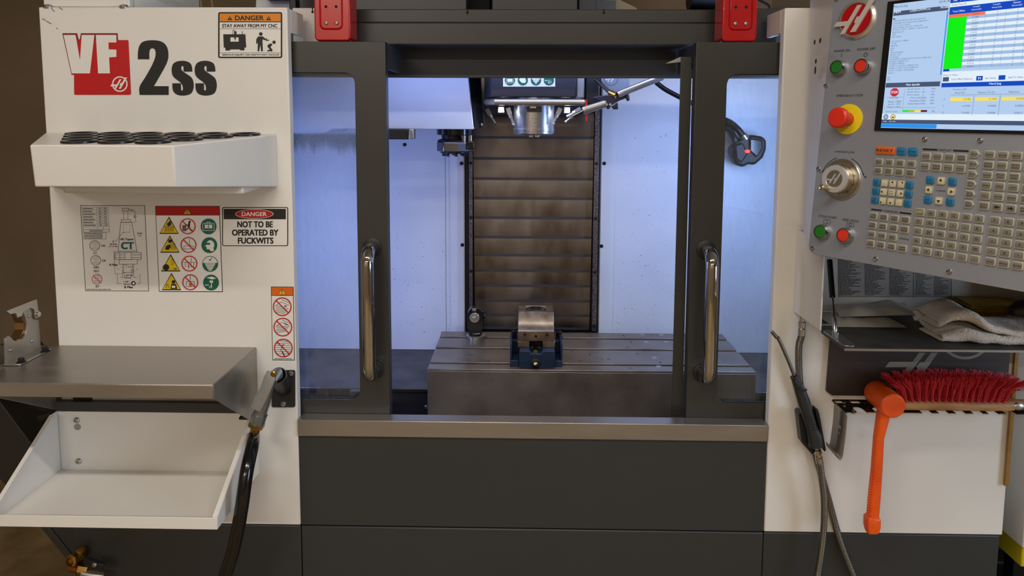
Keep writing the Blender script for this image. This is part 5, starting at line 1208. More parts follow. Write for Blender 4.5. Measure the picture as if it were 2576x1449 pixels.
for j, (ax_, v_) in enumerate((('X','1.0180'),('Y','6.4700'),('Z','13.6305'))):
    y = -50+j*11.5
    sp.text(ST, ax_, 234, y, 3, 2.2, 0, 3, 'screen_text')
    for u0, vv in ((244,v_),(284,'0.0000' if j else '21.3000'),(324,'0.0000' if j < 2 else '0.0417'),(364,'0.0000')):
        if j == 0: sp.rect(SY, u0, y-3, u0+35, y+3, 2, 'highlight')
        sp.text(ST, vv, u0+27, y, 3, 12, 0, 3, 'screen_text')
for u in (281.5, 321.5, 361.5): sp.rect(ST, u, -56.5, u+.4, -22, 2, 'rule')
sp.build(pd)

# --- screws on the faceplate
for u, v in ((207,20),(298,19),(5,86),(10,245),(141,245),(272,245),(2.5,-80),(6,-251),(390,20),(400,245)): screw(pd, pp3(u,v,0), PN, .0046, .004, chrome)
# --- round badge
bd = MB().lathe(pp3(54,-206,0), PN, [(.0385,0),(.0385,.002),(.034,.006),(.0315,.0062),(.0305,.004),(.001,.0038)], 48).build('badge_rim', mat('satin_badge',(200,194,182),.3,.8), pd)
bp_ = Print(lambda u, v: pp3(u,v,4.2), PN, .0005); bp_.disc(mat('badge_red',(170,10,20),.25), 54, -206, 30.2, 1, 'badge_field'); bp_.build(pd)
def solid_logo(cx, cy, r, z, hgt, m, name):
    f = lambda x, y: pp3(cx+x*r, cy-y*r, z); t = .56; b = MB()
    bar = lambda x0, x1, y0, y1: [f(x0+t*y0,y0), f(x1+t*y0,y0), f(x1+t*y1,y1), f(x0+t*y1,y1)]
    for pl in (bar(-.36,-.12,-.72,.72), bar(.16,.45,-.66,.9), [f(-1.18,-.30),f(-1.02,-.06),f(-.2,-.06),f(-.36,-.30)], [f(.0,-.08),f(.1,.12),f(.4,.12),f(.3,-.2),f(-.02,-.2)]): b.prism(pl, PN*hgt*.001*(1+.04*len(b.v)/8))
    return b.build(name, m, pd)
solid_logo(54, -206, 37, 4.9, 2.6, mat('badge_silver',(204,198,192),.35,.25), 'badge_letter')
# --- engraved text
tp = Print(lambda u, v: pp3(u,v,.05), PN, .0002); tk = mat('panel_ink',(30,30,32),.5)
for s_, u, v, w in (('POWER ON',29,-148,33),('POWER OFF',79,-148,36),('EMERGENCY STOP',55,-60,54),('HANDLE JOG',57,50,40),('CYCLE START',35,179,40),('FEED HOLD',84,180,33)): tp.text(tk, s_, u, v, 4.6, w, .015, 1)
tp.rect(tk, 28.4, -143, 29.4, -135, 1, 'symbol'); tp.ring(tk, 79, -137.5, 4, 1.1, 1, 'symbol')
for cu_ in (35, 84): tp.line(tk, [(cu_-7,184.5),(cu_+7,184.5),(cu_+7,192.5),(cu_-7,192.5)], .7, 1, 'symbol', True)
tp.rect(tk, 34.5, 185, 35.5, 192, 1, 'symbol'); tp.ring(tk, 84, 188.5, 3.2, .9, 1, 'symbol')
tp.ring(tk, 57, 103, 44.5, 1.4, 1, 'arc_arrow', 16, 200, 250); tp.ring(tk, 57, 103, 44.5, 1.4, 1, 'arc_arrow', 16, 290, 340)
tp.poly(tk, [(12.5,90),(18,84),(14.5,93)], 1, 'arc_arrow'); tp.poly(tk, [(101.5,90),(96,84),(99.5,93)], 1, 'arc_arrow'); tp.rect(tk, 7, 92, 12, 93.2, 1, 'symbol'); tp.rect(tk, 101, 94, 107, 95.2, 1, 'symbol'); tp.rect(tk, 103.4, 91.6, 104.6, 97.6, 1, 'symbol')
for a, b_ in ((205,230),(256,281)): tp.rect(tk, a, 36, b_, 39.4, 1, 'rule')
for a, b_ in ((122,143),(176,197)): tp.rect(tk, a, 152.6, b_, 155.8, 1, 'rule')
tp.text(tk, 'DISPLAY', 243, 37.8, 3.8, 22, .015, 1); tp.text(tk, 'OVERRIDES', 159.5, 154.3, 3.8, 28, .015, 1); tp.text(tk, 'CURSOR', 243, 108.5, 2.8, 16, .01, 1); tp.text(tk, 'SPINDLE', 189, 200.5, 3.2, 17, .015, 1)
tp.build(pd)
# --- push buttons
def button(u, v, c, nm):
    b = MB().lathe(pp3(u,v,0), PN, [(.0152,0),(.0152,.004),(.0148,.012),(.0135,.0145),(.012,.0145),(.0118,.012)], 32).build('button_bezel', chrome, pd)
    MB().lathe(pp3(u,v,11), PN, [(.0117,0),(.0117,.0022),(.0108,.0032),(.0005,.0034)], 28).build('button_cap', mat(nm,c,.35), b)
button(29, -114, (30,112,34), 'green_cap'); button(79, -114, (214,52,36), 'red_cap'); button(30.5, 209.5, (30,112,34), 'green_cap'); button(79.5, 209.5, (214,52,36), 'red_cap')
# --- emergency stop
es = MB().lathe(pp3(57,-14,0), PN, [(.0295,0),(.0295,.0018),(.028,.0022),(.0005,.0022)], 40).build('emergency_stop_ring', mat('stop_yellow',(232,206,24),.35), pd)
MB().lathe(pp3(57,-14,2.2), PN, [(.0135,0),(.0125,.016),(.0150,.019),(.0150,.022)], 32).build('stop_stem', mat('stop_orange',(206,70,22),.4), es)
MB().lathe(pp3(57,-14,24), PN, [(.0150,0),(.0195,.002),(.0202,.008),(.0195,.013),(.0165,.0155),(.0005,.0165)], 40).build('stop_mushroom', mat('stop_red',(216,46,24),.35), es)
# --- jog wheel
jw = MB().lathe(pp3(57,103,0), PN, [(.040,0),(.040,.003),(.0385,.0045),(.0005,.0045)], 56).build('jog_dial', mat('dial_silver',(190,184,172),.3,1.0), pd)
jp = Print(lambda u, v: pp3(u,v,4.6), PN, .0001)
for i in range(100):
    a = 2*math.pi*i/100; r0 = 33.5 if i % 5 else 31.5; jp.line(tk, [(57+r0*math.cos(a),103+r0*math.sin(a)),(57+37.5*math.cos(a),103+37.5*math.sin(a))], .35, 1, 'graduation')
for i in range(0,100,10): a = 2*math.pi*(i/100)-math.pi/2; jp.text(tk, str(i), 57+28.5*math.cos(a), 103+28.5*math.sin(a), 2.6, None, .01, 1, 'graduation')
jp.build(jw)
MB().lathe(pp3(57,103,4.7), PN, [(.0265,0),(.0272,.001),(.0272,.014),(.0255,.016)], 64).build('jog_knob', mat('knob_grip',(186,176,156),.35,1.0), jw)
MB().lathe(pp3(57,103,20.7), PN, [(.0262,0),(.0270,.002),(.0262,.005),(.0180,.0056),(.0175,.0049),(.0005,.0048)], 56).build('jog_cap', mat('cap_white_metal',(214,214,216),.35,.6), jw)
kp = Print(lambda u, v: pp3(u,v,25.6), PN, .0002); kp.disc(mat('bronze_badge',(130,122,110),.35,.6), 57, 103, 16.6, 0, 'knob_badge'); logo(kp, MATS['cap_white_metal'], 57, 103, 15.5, 2, 'knob_badge', ring=False); kp.build(jw)
hk = pp3(45, 122, 24.5); MB().lathe(hk, PN, [(.0045,0),(.005,.002),(.0042,.006),(.0052,.016),(.0052,.022),(.0035,.024),(.0015,.0225)], 18).build('spinner_handle', mat('spinner_metal',(190,176,140),.3,1.0), jw)

# --- keypad
kbeige = mat('beige_key', (116,113,104), .45); kcream = mat('cream_key', (196,190,154), .45); kblue = mat('blue_key', (24,108,150), .45); korange = mat('orange_key', (206,96,28), .45); kyel = mat('yellow_text', (206,190,60), .5)
krim = mat('key_rim', (168,162,142), .45)
def key_mesh(w, h, m, shape='rect'):
    hgt = 3.2
    if shape == 'rect': bot, tp_ = rrect(-w/2,-h/2,w/2,h/2,2.4,3), rrect(-w/2+1.5,-h/2+1.5,w/2-1.5,h/2-1.5,1.8,3)
    else:
        f = lambda k: [(-w/2+k,-h/2+k),(w/2-4.5,-h/2+k),(w/2-k,0),(w/2-4.5,h/2-k),(-w/2+k,h/2-k)]; bot, tp_ = f(0), f(1.5)
    n = len(bot); b = MB()
    b.add([(x,y,0) for x,y in bot]+[(x,y,hgt-.8) for x,y in bot]+[(x,y,hgt) for x,y in tp_], [(k*n+i,k*n+(i+1)%n,(k+1)*n+(i+1)%n,(k+1)*n+i) for k in (0,1) for i in range(n)]+[tuple(range(2*n,3*n))])
    o = b.build('key', m, None); d = o.data; bpy.data.objects.remove(o)
    if m is not korange and m is not kblue:
        d.materials.append(krim)
        for p in d.polygons:
            if len(p.vertices) <= 4: p.material_index = 1
        
    return d
KM = {}
Mface = Matrix((( PU.x, PV.x, PN.x, PO.x),( PU.y, PV.y, PN.y, PO.y),( PU.z, PV.z, PN.z, PO.z),(0,0,0,1)))
def key(u, v, t='', w=15.6, h=13.6, m=None, shape='rect', tm=None, th=None, lines=1, arrow=None):
    m = m or kbeige
    kk = (w,h,m.name,shape)
    if kk not in KM: KM[kk] = key_mesh(w,h,m,shape)
    o = place(KM[kk], 'key', Mface @ Matrix.Translation((u*.001,v*.001,.0002)) @ Matrix.Diagonal((.001,.001,.001,1)), pd)
    lp = Print(lambda a, b_: pp3(a,b_,3.45), PN, .00008); tm = tm or tk
    if arrow:
        for pts in arrow: lp.poly(tm, [(u+x,v+y) for x,y in pts], 1, 'legend')
    if t:
        rows_ = t.split('|')
        for i, s_ in enumerate(rows_):
            hh = th or (5 if len(rows_[0]) == 1 else (3.6 if len(s_) < 4 else 2.3)); wmax = (w-4)*min(1.0, .2+len(s_)*.16)
            lp.text(tm, s_, u-.2, v+(i-(len(rows_)-1)/2)*4.0, hh, None if len(s_) == 1 else wmax, .02, 1, 'legend')
    if lp.g: lp.build(o)
    return o
key(138, 43, 'RESET', 36, 14.5, korange, th=5); key(168, 43, 'POWER UP', 16.5, 14.5, kblue); key(188.5, 43, 'RECOVER', 16.5, 14.5, kblue)
for i, s_ in enumerate(('F1','F2','F3','F4')): key(128.5+20*i, 65, s_, th=4)
for i, s_ in enumerate(('TOOL|OFFSET','NEXT|TOOL','TOOL|RELEASE','PART|ZERO')): key(128.5+20*i, 81, s_, th=1.9)
jog = [['CHIP|FWD','+A/C','+Z','-Y','CLNT|UP'],['CHIP|STOP','+X','JOG|LOCK','-X','CLNT|DOWN'],['CHIP|REV','+Y','-Z','-A/C','AUX|CLNT']]
ar = {'u':[[(-3,1),(0,-4),(3,1)]],'d':[[(-3,-1),(0,4),(3,-1)]],'l':[[(1,-3),(-4,0),(1,3)]],'r':[[(-1,-3),(4,0),(-1,3)]]}
for r_ in range(3):
    for i in range(5):
        s_ = jog[r_][i]; u, v = 128+15.3*i, 103+16.5*r_
        if i in (0,4): key(u, v, s_, 13.2, 13.6, kblue, th=1.9)
        else:
            dirs = {'+Z':'u','-Z':'d','+X':'l','-X':'r'}; a = dirs.get(s_)
            ak = None
            if a: ak = [[(x*.8+(0 if a in 'ud' else (-2 if a == 'l' else 2)), y*.8+(0 if a in 'lr' else (-2 if a == 'u' else 2))) for x,y in p] for p in ar[a]]
            elif s_ == '-Y': ak = [[(0,-4.5),(4,-4.5),(4,-.5)]]
            elif s_ == '+Y': ak = [[(-4,.5),(-4,4.5),(0,4.5)]]
            key(u, v, s_ if s_ == 'JOG|LOCK' else '', 13.2, 13.6, kcream, th=2.6, arrow=ak, tm=kyel if 'A/C' in s_ else None)
            if 'A/C' in s_: pass
ov = [['-10%|FEED','100%|FEED','+10%|FEED','HANDLE|FEED'],['-10%|SPINDLE','100%|SPINDLE','+10%|SPINDLE','HANDLE|SPINDLE'],['FWD','STOP','REV',None],['5%|RAPID','25%|RAPID','50%|RAPID','100%|RAPID']]
for r_ in range(4):
    for i in range(4):
        if ov[r_][i]: key(129+20*i, 166+17.3*r_, ov[r_][i], 16, 13.6, th=2.8 if r_ == 2 else 2.0)
ds_ = [['PROGRAM','POSITION','OFFSET','CURRENT|COMMANDS'],['ALARMS','PARAM|DIAGN','SETTING','HELP']]
for r_ in range(2):
    for i in range(4): key(213+19.7*i, 50+18*r_, ds_[r_][i], 16.4, 14.4, th=2.0)
for r_, row in enumerate((('HOME','u','PAGE|UP'),('l',None,'r'),('END','d','PAGE|DOWN'))):
    for i, s_ in enumerate(row):
        if s_ is None: continue
        if len(s_) == 1: key(224+18.6*i, 91+17.5*r_, '', 13.2, 13.8, kcream, arrow=ar[s_])
        else: key(224+18.6*i, 91+17.5*r_, s_, 13.2, 13.8, kblue, th=1.9)
md = ['EDIT','MEMORY','MDI','HAND|JOG','ZERO|RETURN','LIST|PROG']
mk = [['INSERT','ALTER','DELETE','UNDO'],['SINGLE|BLOCK','GRAPHICS','OPTION|STOP','BLOCK|DELETE'],['COOLNT','SPINDLE|JOG','TURRET|FWD','TURRET|REV'],['.0001','.001','.01','.1'],['ALL','ORIGIN','SINGLE','HOME|G28'],['SELECT|PROG','<','>','ERASE|PROG']]
ah = {'<':[[(-4.5,0),(-.5,-3.5),(-.5,-1.4),(4,-1.4),(4,1.4),(-.5,1.4),(-.5,3.5)]],'>':[[(4.5,0),(.5,-3.5),(.5,-1.4),(-4,-1.4),(-4,1.4),(.5,1.4),(.5,3.5)]]}
for r_ in range(6):
    key(292, 42+17*r_, md[r_], 15.5, 13.6, shape='pent', th=2.0)
    for i in range(4):
        s_ = mk[r_][i]
        if s_ in ah: key(315+20*i, 42+17*r_, '', 16.4, 13.8, arrow=ah[s_])
        else: key(315+20*i, 42+17*r_, s_, 16.4, 13.8, th=2.0)
al = ['SHIFT','A','B','C','D','E','F','G','H','I','J','K','L','M','N','O','P','Q','R','S','T','U','V','W','X','Y','Z',';','(',')']
for i, s_ in enumerate(al): key(213+19.4*(i%6), 149+17*(i//6), s_, 16.0, 13.6, tm=kyel if s_ == 'SHIFT' else None, th=3.4 if s_ == 'SHIFT' else (4.6 if s_.isalpha() else 3.6))
nu_ = ['7','8','9','4','5','6','1','2','3','-','0','.','CANCEL','SPACE','ENTER']
for i, s_ in enumerate(nu_): key(334+20*(i%3), 149+17*(i//3), s_, 16.4, 13.6, th=2.2 if len(s_) > 1 else (1.0 if s_ == '-' else (1.4 if s_ == '.' else 4.6)))

# --- code list poster on the back of the box
cl = thing('code_list_poster', 'grey printed code list on the back wall of the pendant storage box', 'poster', tuple(at(2250,700,-.005)))
U_ = lambda x, y: at(1900+x/3.293, 620+y/3.293, -.0048)
pr = Print(U_, PL); pg = mat('poster_grey',(150,146,142),.5)
pr.rect(pg, 690, 60, 1625, 418, 0, 'sheet')
for x0_, x1_ in ((695,880),(905,1085),(1110,1290)): pr.dash_lines(ink, x0_, 66, x1_, 405, 34, .4, 1.0, 1, 'fine_print', .55)
for x0_, x1_ in ((1325,1470),(1478,1610)): pr.dash_lines(ink, x0_, 66, x1_, 405, 40, .4, 1.0, 1, 'fine_print', .5)
pr.line(ink, [(1310,62),(1310,416)], 4, 1, 'rule'); pr.line(ink, [(690,62),(1625,62),(1625,416),(690,416)], 3, 1, 'rule', True); pr.build(cl)

# --- things on the shelf
plastic = mat('cloudy_plastic_bag', (186,178,164), .3, c2=(160,150,136), vscale=20)
def packet(name, label, px0, px1, py, z, d, h, yb, skew):
    a, b_ = hit(px0, py, 2, z).x, hit(px1, py, 2, z).x
    n, m_ = 14, 8; vs, fs = [], []
    for s_ in (0,1):
        for i in range(n+1):
            for j in range(m_+1):
                u, w = i/n, j/m_; edge = min(u,1-u)*4; e2 = min(w,1-w)*4; puff = min(1,edge)*min(1,e2)
                vs.append((a+(b_-a)*u+skew*w*.03, yb-d+d*w, z+.001+(h*puff*(.75+.25*math.sin(7*u+3*w)) if s_ else -.0003)+.006*u*skew))
    k = (n+1)*(m_+1)
    for s_ in (0,1):
        for i in range(n):
            for j in range(m_):
                q = s_*k+i*(m_+1)+j; fs.append((q,q+1,q+m_+2,q+m_+1))
    return tag(MB().add(vs,fs).build(name, plastic), label, 'packet')
packet('plastic_packet', 'lower cloudy white plastic packet lying on the pendant shelf', 2068, 2243, 803, zf_, .12, .018, -.012, 0)
packet('plastic_packet', 'upper cloudy white plastic packet stacked on another behind the gas strut', 2072, 2250, 772, zf_+.020, .11, .016, -.010, 1)
tag(MB().loft([hit(2215,785,2,zf_+.008), hit(2228,783,2,zf_+.011), hit(2240,779,2,zf_+.010)], [.006,.010,.006],[.005,.008,.005],(0,1,0)).build('black_knob', rubber), 'small black rubber bung beside the plastic packets on the shelf', 'knob')  # small black item, taken for a loose knob
# stack of yellow sanding sheets
yl = mat('yellow_abrasive_card', (178,146,36), .6, c2=(140,108,24), vscale=30)
yx0, yx1 = hit(2430,800,2,zf_).x, hit(2540,800,2,zf_).x
random.seed(3)
for i in range(7):
    dx, dy, r0 = random.uniform(-.006,.006), random.uniform(-.006,.006), random.uniform(-.05,.08)
    h0 = zf_+.0006+sum((.016,.006,.005,.005,.006,.005,.003)[:i]); th_ = (.016,.006,.005,.005,.006,.005,.003)[i]-.0004
    c_ = Vector(((yx0+yx1)/2+dx-.01, -.068+dy, h0+th_/2)); a = R(-8)+r0
    o = MB().obox(c_, (math.cos(a)*.062,math.sin(a)*.062,0), (-math.sin(a)*.045,math.cos(a)*.045,0), (0,0,th_/2)).build('sanding_sheet_pack', yl, None, .0006)
    tag(o, ('thick yellow sanding sheet pack at the bottom of the stack on the pendant shelf' if i == 0 else 'thin yellow sanding sheet, ' + ('second from the bottom','third from the bottom','middle one','third from the top','second from the top','topmost')[i-1] + ' of the stack on the shelf'), 'sandpaper', 'yellow sanding sheets')
    if i == 0:
        f = lambda x, z: c_ + Vector((math.cos(a)*x, math.sin(a)*x, z)) + Vector((math.sin(a),-math.cos(a),0))*.0453
        lp = Print(f, (math.sin(a),-math.cos(a),0)); lp.text(ink, '1.500', .02, 0, .006, .02, .02, 1); lp.rect(mat('pale_label',(200,186,110),.6), -.045, -.004, -.01, .004, 1, 'label_patch'); lp.build(o)
tag(MB().box(yx0-.052, yx0-.034, -.10, -.03, zf_+.0005, zf_+.010).build('brown_card', mat('rust_card',(110,54,26),.6), None, .001), 'rust brown card box beside the yellow sanding sheets', 'box')
# white towel: folded sheet swept along x
tw = mat('terry_towel', (232,225,214), .9, c2=(214,202,188), vscale=18, bump=.8, bscale=1400)
def towel():
    x0 = hit(2298,818,2,zf_).x; x1 = 1.195
    yfr, yb = -.262, -.165
    path = [(yb,.004),(yfr+.03,.004),(yfr+.006,.004),(yfr-.001,.008),(yfr-.002,.013),(yfr+.004,.017),(yfr+.012,.0155),(yfr+.04,.013),(yfr+.07,.0145),(yfr+.09,.019),(yfr+.085,.026),(yfr+.06,.0265),(yfr+.03,.0255),(yfr+.014,.028),(yfr+.012,.034),(yfr+.02,.038),(yfr+.05,.038),(yfr+.075,.040),(yfr+.10,.042),(yfr+.118,.036),(yfr+.12,.02),(yfr+.115,.006)]
    pts = smoothpath([Vector((0,y,z)) for y,z in path], 3)
    n, m_ = 70, len(pts); vs, fs = [], []
    for i in range(n+1):
        t = i/n; x = x0+(x1-x0)*t
        lift = 1 + .55*math.exp(-((t-.16)/.10)**2) - .30*math.exp(-(t/.05)**2) + .10*math.sin(9*t) 
        for j, p in enumerate(pts):
            s_ = j/m_
            yy = p.y + .010*math.sin(5*t+2*s_) + (.05*(1-min(1,t/.22)))*(.4+.6*s_)*1.0
            zz = p.z*lift*(1.0 if s_ < .3 else 1+.18*math.sin(6*t+s_*3)) + .0012*math.sin(40*t+9*s_)
            vs.append((x + .02*(s_-.5)*(1-t) + (.035*s_ if t < .02 else 0)*0, yy, zf_+.0005+max(.003,zz)))
    for i in range(n):
        for j in range(m_-1): q = i*m_+j; fs.append((q,q+1,q+m_+1,q+m_))
    o = MB().add(vs,fs).build('towel', tw)
    so = o.modifiers.new('thick','SOLIDIFY'); so.thickness = .0065; so.offset = 0
    sb = o.modifiers.new('sub','SUBSURF'); sb.levels = 1; sb.render_levels = 2
    tx_ = bpy.data.textures.new('pile','CLOUDS'); tx_.noise_scale = .0032; tx_.noise_depth = 2
    dp = o.modifiers.new('pile','DISPLACE'); dp.texture = tx_; dp.strength = .0026; dp.mid_level = .5; dp.texture_coords = 'GLOBAL'
    return tag(o, 'folded off white terry towel on the pendant shelf', 'towel')
towel()
b = MB(); g0_, g1_ = hit(2536,800,2,zf_+.05), hit(2610,790,2,zf_+.06)
b.loft([Vector((1.058,-.185,zf_+.054)), Vector((1.08,-.185,zf_+.060)), Vector((1.13,-.185,zf_+.065)), Vector((1.18,-.18,zf_+.065))], [.012,.026,.034,.03],[.010,.016,.018,.015],(0,1,0),20)
tag(b.build('brown_glove', mat('dark_brown_leather',(48,28,24),.6,var=.2,vscale=40)), 'dark brown leather glove lying on the white towel', 'glove')

# ------------------------------------------------------------------ tool rack with logo plate on the right panel
rk = thing('tool_rack', 'dark tool rack plate with a logo and slotted shelf below the pendant', 'tool rack', (.95,-.04,.93))
K = lambda x, y, Y=-.012: at(1900+x/3.293, 620+y/3.293, Y)
pl0, pl1 = K(590,1225), K(2085,1225)
zr0, zr1 = K(620,1235).z, 1.05
MB().prism([(pl0.x+.006,-.0115,zr1),(pl1.x+.002,-.0115,zr1),(pl1.x,-.0115,zr0),(pl0.x+.014,-.0115,zr0),(pl0.x,-.0115,zr0+.010)], (0,.0085,0)).build('back_plate', mat('brown_black_plate',(52,42,38),.45), rk, .001)
for x in (pl0.x+.05, pl1.x-.05): MB().box(x-.015,x+.015,-.0028,-.0008,zr0+.04,zr0+.08).build('magnet', blackm, rk)
pr = Print(lambda x, y: K(x,y,-.0118), PL); lg = mat('logo_grey',(132,128,118),.5); g = 'logo'
pr.poly(lg, [(1075,1000),(1110,955),(1300,955),(1355,880),(1410,880),(1270,1060),(1205,1060),(1260,1000)], 1, g)
pr.poly(lg, [(1455,880),(1512,880),(1385,1060),(1300,1060),(1345,1010),(1330,995),(1365,958),(1398,958)], 1, g)
pr.ring(lg, 1740, 700, 235, 22, 1, g, 40, 30, 150); pr.build(rk)
# slotted shelf: comb outline with round ended slots
sy0, sy1 = -.0125, -.084
zs = hit(2128,1038,1,sy1).z
shm = mat('polished_dark_shelf', (70,60,44), .2, .9)
xs0, xs1 = K(640,1262,sy0).x, at(2600,1040,sy1).x
def slot_at(px): return hit(px,1038,1,sy1).x
MSL = 2232                                    # wider slot that takes the mallet handle
slots_ = [2168, MSL, 2333, 2375, 2418, 2462, 2500, 2545]
outl = [(xs0,-.030),(xs0,sy1)]
for px in slots_:
    x = slot_at(px); w_ = .0195 if px == MSL else .0115
    if px == MSL: x = .8485
    outl += [(x-w_,sy1),(x-w_,sy1+.02)] + [(x-.016*math.cos(R(a)), sy1+.032+.014*math.sin(R(a))) for a in range(-40,221,26)][0:0] + [(x-w_*.955*math.cos(R(a)), sy1+.022+.011*math.sin(R(a))) for a in range(0,181,30)] + [(x+w_,sy1+.02),(x+w_,sy1)]
outl += [(xs1,sy1),(xs1,-.030)]
MB().prism([(x,y,zs) for x,y in outl], (0,0,.002)).build('slotted_shelf', shm, rk, .0004)
hx = [xs0] + [slot_at(p)-.012 for p in (2160,2205,2290,2360,2430,2500)] + [xs1]
for a, b_ in zip(hx, hx[1:]): MB().box(a, b_-.022, -.030, -.0125, zs, zs+.002).build('shelf_web', shm, rk)
MB().box(xs0, xs1, -.0155, -.0118, zs, zs+.004).build('shelf_fold', shm, rk)
for px, py in ((2125,1014),(2125,1022),(2147,1033)): q = hit(px,py,2,zs+.002); screw(rk, q, (0,0,1), .0035, .002)
q = hit(2146,1046,1,-.075); screw(rk, (q.x,-.075,zs-.0002), (0,0,-1), .005, .006)
for k in range(len(slots_)-1): 
    xa_, xb_ = slot_at(slots_[k])+(.0225 if slots_[k] == MSL else .0125), slot_at(slots_[k+1])-(.0225 if slots_[k+1] == MSL else .0125)
    if xb_-xa_ > .004: MB().box(xa_, xb_, sy1-.0006, sy1+.0004, zs+.0002, zs+.0018).build('bright_edge', chrome, rk)
# J strap hook
jx0, jx1 = at(2096,1060,-.05).x, at(2128,1060,-.075).x
yb_, yf_ = -.022, -.070
prof = [(yb_-.020,zs-.0002),(yb_-.022,zs-.06)]
zbt = at(2100,1148,-.06).z
r_ = .022
xh = hit(2112,1100,1,-.06).x
Xe = at(2079,1118,-.016).x
hw = xh-Xe
JP = [Vector((xh+.004,-.046,zs-.0005)), Vector((xh+.003,-.046,zs-.05)), Vector((xh,-.046,zbt+.030)), Vector((xh-hw*.15,-.046,zbt+.013)), Vector((xh-hw*.5,-.046,zbt+.003)), Vector((xh-hw*.78,-.046,zbt+.005)), Vector((xh-hw,-.046,zbt+.014))]
jp_ = smoothpath(JP, 6); vs, fs = [], []
for p in jp_: vs += [p+Vector((0,.032,0)), p+Vector((0,-.038,0))]
fs = [(2*i,2*i+1,2*i+3,2*i+2) for i in range(len(jp_)-1)]
o = MB().add(vs,fs).build('strap_hook', steel, rk); s_ = o.modifiers.new('t','SOLIDIFY'); s_.thickness = .0022; s_.offset = 0
for dz in (.045,.062): MB().box(xh+.001,xh+.0042,-.058,-.050,zs-dz-.006,zs-dz).build('strap_slot', mat('slot_light',(170,164,152),.5), rk)

# ------------------------------------------------------------------ orange mallet
ml = thing('dead_blow_mallet', 'bright orange dead blow mallet hanging in the slotted shelf', 'mallet', tuple(at(2210,1180,-.08)))
orange = mat('orange_urethane', (244,92,8), .42, c2=(222,70,8), vscale=14, thr=(.25,.6))
rh = .0292; m0, m1 = Vector((.850,-.030,zs+.0018+rh)), Vector((.850,-.120,zs+.0018+rh))   # the head rests on the shelf
ax = (m1-m0).normalized(); ml_ = (m1-m0).length
MB().lathe(m0, ax, [(.020,0),(rh-.002,.001),(rh,.006),(rh,ml_-.006),(rh-.001,ml_-.002),(rh-.004,ml_),(.0005,ml_)], 40).build('head', orange, ml)
hc = m0+ax*ml_*.62
zt_h = hc.z-rh+.006
hpth = [Vector((hc.x-.004,hc.y,zt_h)), at(2210,1100,hc.y), at(2205,1180,hc.y), at(2199,1250,hc.y), at(2195,1298,hc.y)]
MB().loft(hpth, [.0145,.0110,.0118,.0130,.0128],[.0140,.011,.0115,.0125,.0125],(1,0,0),20,3).build('handle', orange, ml)
for i in range(16):
    t = i/15; c_ = at(2203-9*t, 1195+100*t, hc.y-.0122); 
    for s_ in (-1,1): MB().obox(c_+Vector((s_*.0075,.0012,0)), (.0042,0,.0022*s_), (0,.0009,0), (-.0004*s_,0,.0007)).build('grip_rib', orange, ml)
MB().loft([at(2195,1296,hc.y), at(2194,1302,hc.y), at(2193,1322,hc.y), at(2193,1337,hc.y)], [.0135,.0175,.0175,.0140],[.0130,.0170,.0170,.0140],(1,0,0),8,4).build('end_knob', orange, ml, .002)
# ------------------------------------------------------------------ red brush
br = thing('bench_brush', 'bench brush with red bristles and a wooden handle lying on the rack', 'brush', tuple(at(2400,1020,-.06)))
wood = mat('pale_wood', (186,142,88), .5, c2=(150,104,58), vscale=14, stretch=(1,6,6))
by = -.061
w0, w1 = at(2258,1027,by), at(2540,1022,by)
zw0 = zs+.0022; zw1 = at(2400,1012,by-.018).z
MB().loft([Vector((w0.x,by,(zw0+zw1)/2)), Vector((w0.x+.01,by,(zw0+zw1)/2)), Vector((w1.x-.02,by,(zw0+zw1)/2)), Vector((w1.x+.02,by,(zw0+zw1)/2+.001)), Vector((w1.x+.12,by-.005,(zw0+zw1)/2+.002))], [.016,.020,.020,.013,.010],[(zw1-zw0)/2*.8,(zw1-zw0)/2,(zw1-zw0)/2,.0115,.010],(0,1,0),20,3).build('wooden_block', wood, br)
MB().ball((w1.x+.012,by-.013,(zw0+zw1)/2+.001), .015,.006,.0105).build('ferrule_tip', zinc, br)
bristle = mat('red_bristle', (196,14,30), .55, var=.4, vscale=300)
random.seed(5)
nt_ = 16
for row, yo in ((0,-.012),(1,.0),(2,.012)):
    for i in range(nt_):
        t = i/(nt_-1); bx_ = w0.x+.012+(w1.x-w0.x-.035)*t; base = Vector((bx_, by+yo, zw1-.002)); b = MB()
        for k in range(64):
            a = random.uniform(0,6.28); rr_ = random.uniform(0,.0035); p = base+Vector((rr_*math.cos(a), rr_*math.sin(a), 0))
            lean = (t-.5)*2; L = random.uniform(.056,.068)
            tipx = lean**3*.030 + lean*.006 + random.gauss(0,.0045); tipy = yo*1.0+random.gauss(0,.004)
            mid = p+Vector((tipx*.35,tipy*.35,L*.55)); tip = p+Vector((tipx,tipy,L-abs(lean)**4*.010))
            if random.random() < .06: tip += Vector((random.gauss(0,.012),random.gauss(0,.006),-.006))
            b.tube([p,mid,tip], [.0008,.0008,.0006], 3)
        b.lathe(base, (0,0,1), [(.0046,-.001),(.0046,.003),(.0034,.005)], 10)
        b.build('bristle_tuft', bristle, br)
# ------------------------------------------------------------------ wooden stick at the far right
a, b_ = at(2570,870,-.03), at(2541,1233,-.03)
d_ = (b_-a).normalized()
tag(MB().obox((a+b_)/2+Vector((.004,.0226,0)), d_*((b_-a).length/2), Vector((.0048,0,0)), (0,.0035,0)).build('wooden_stick', mat('tan_stick',(150,110,44),.5,var=.2,vscale=30), None, .001), 'thin tan wooden stick hanging at the right edge of the front panel', 'stick')

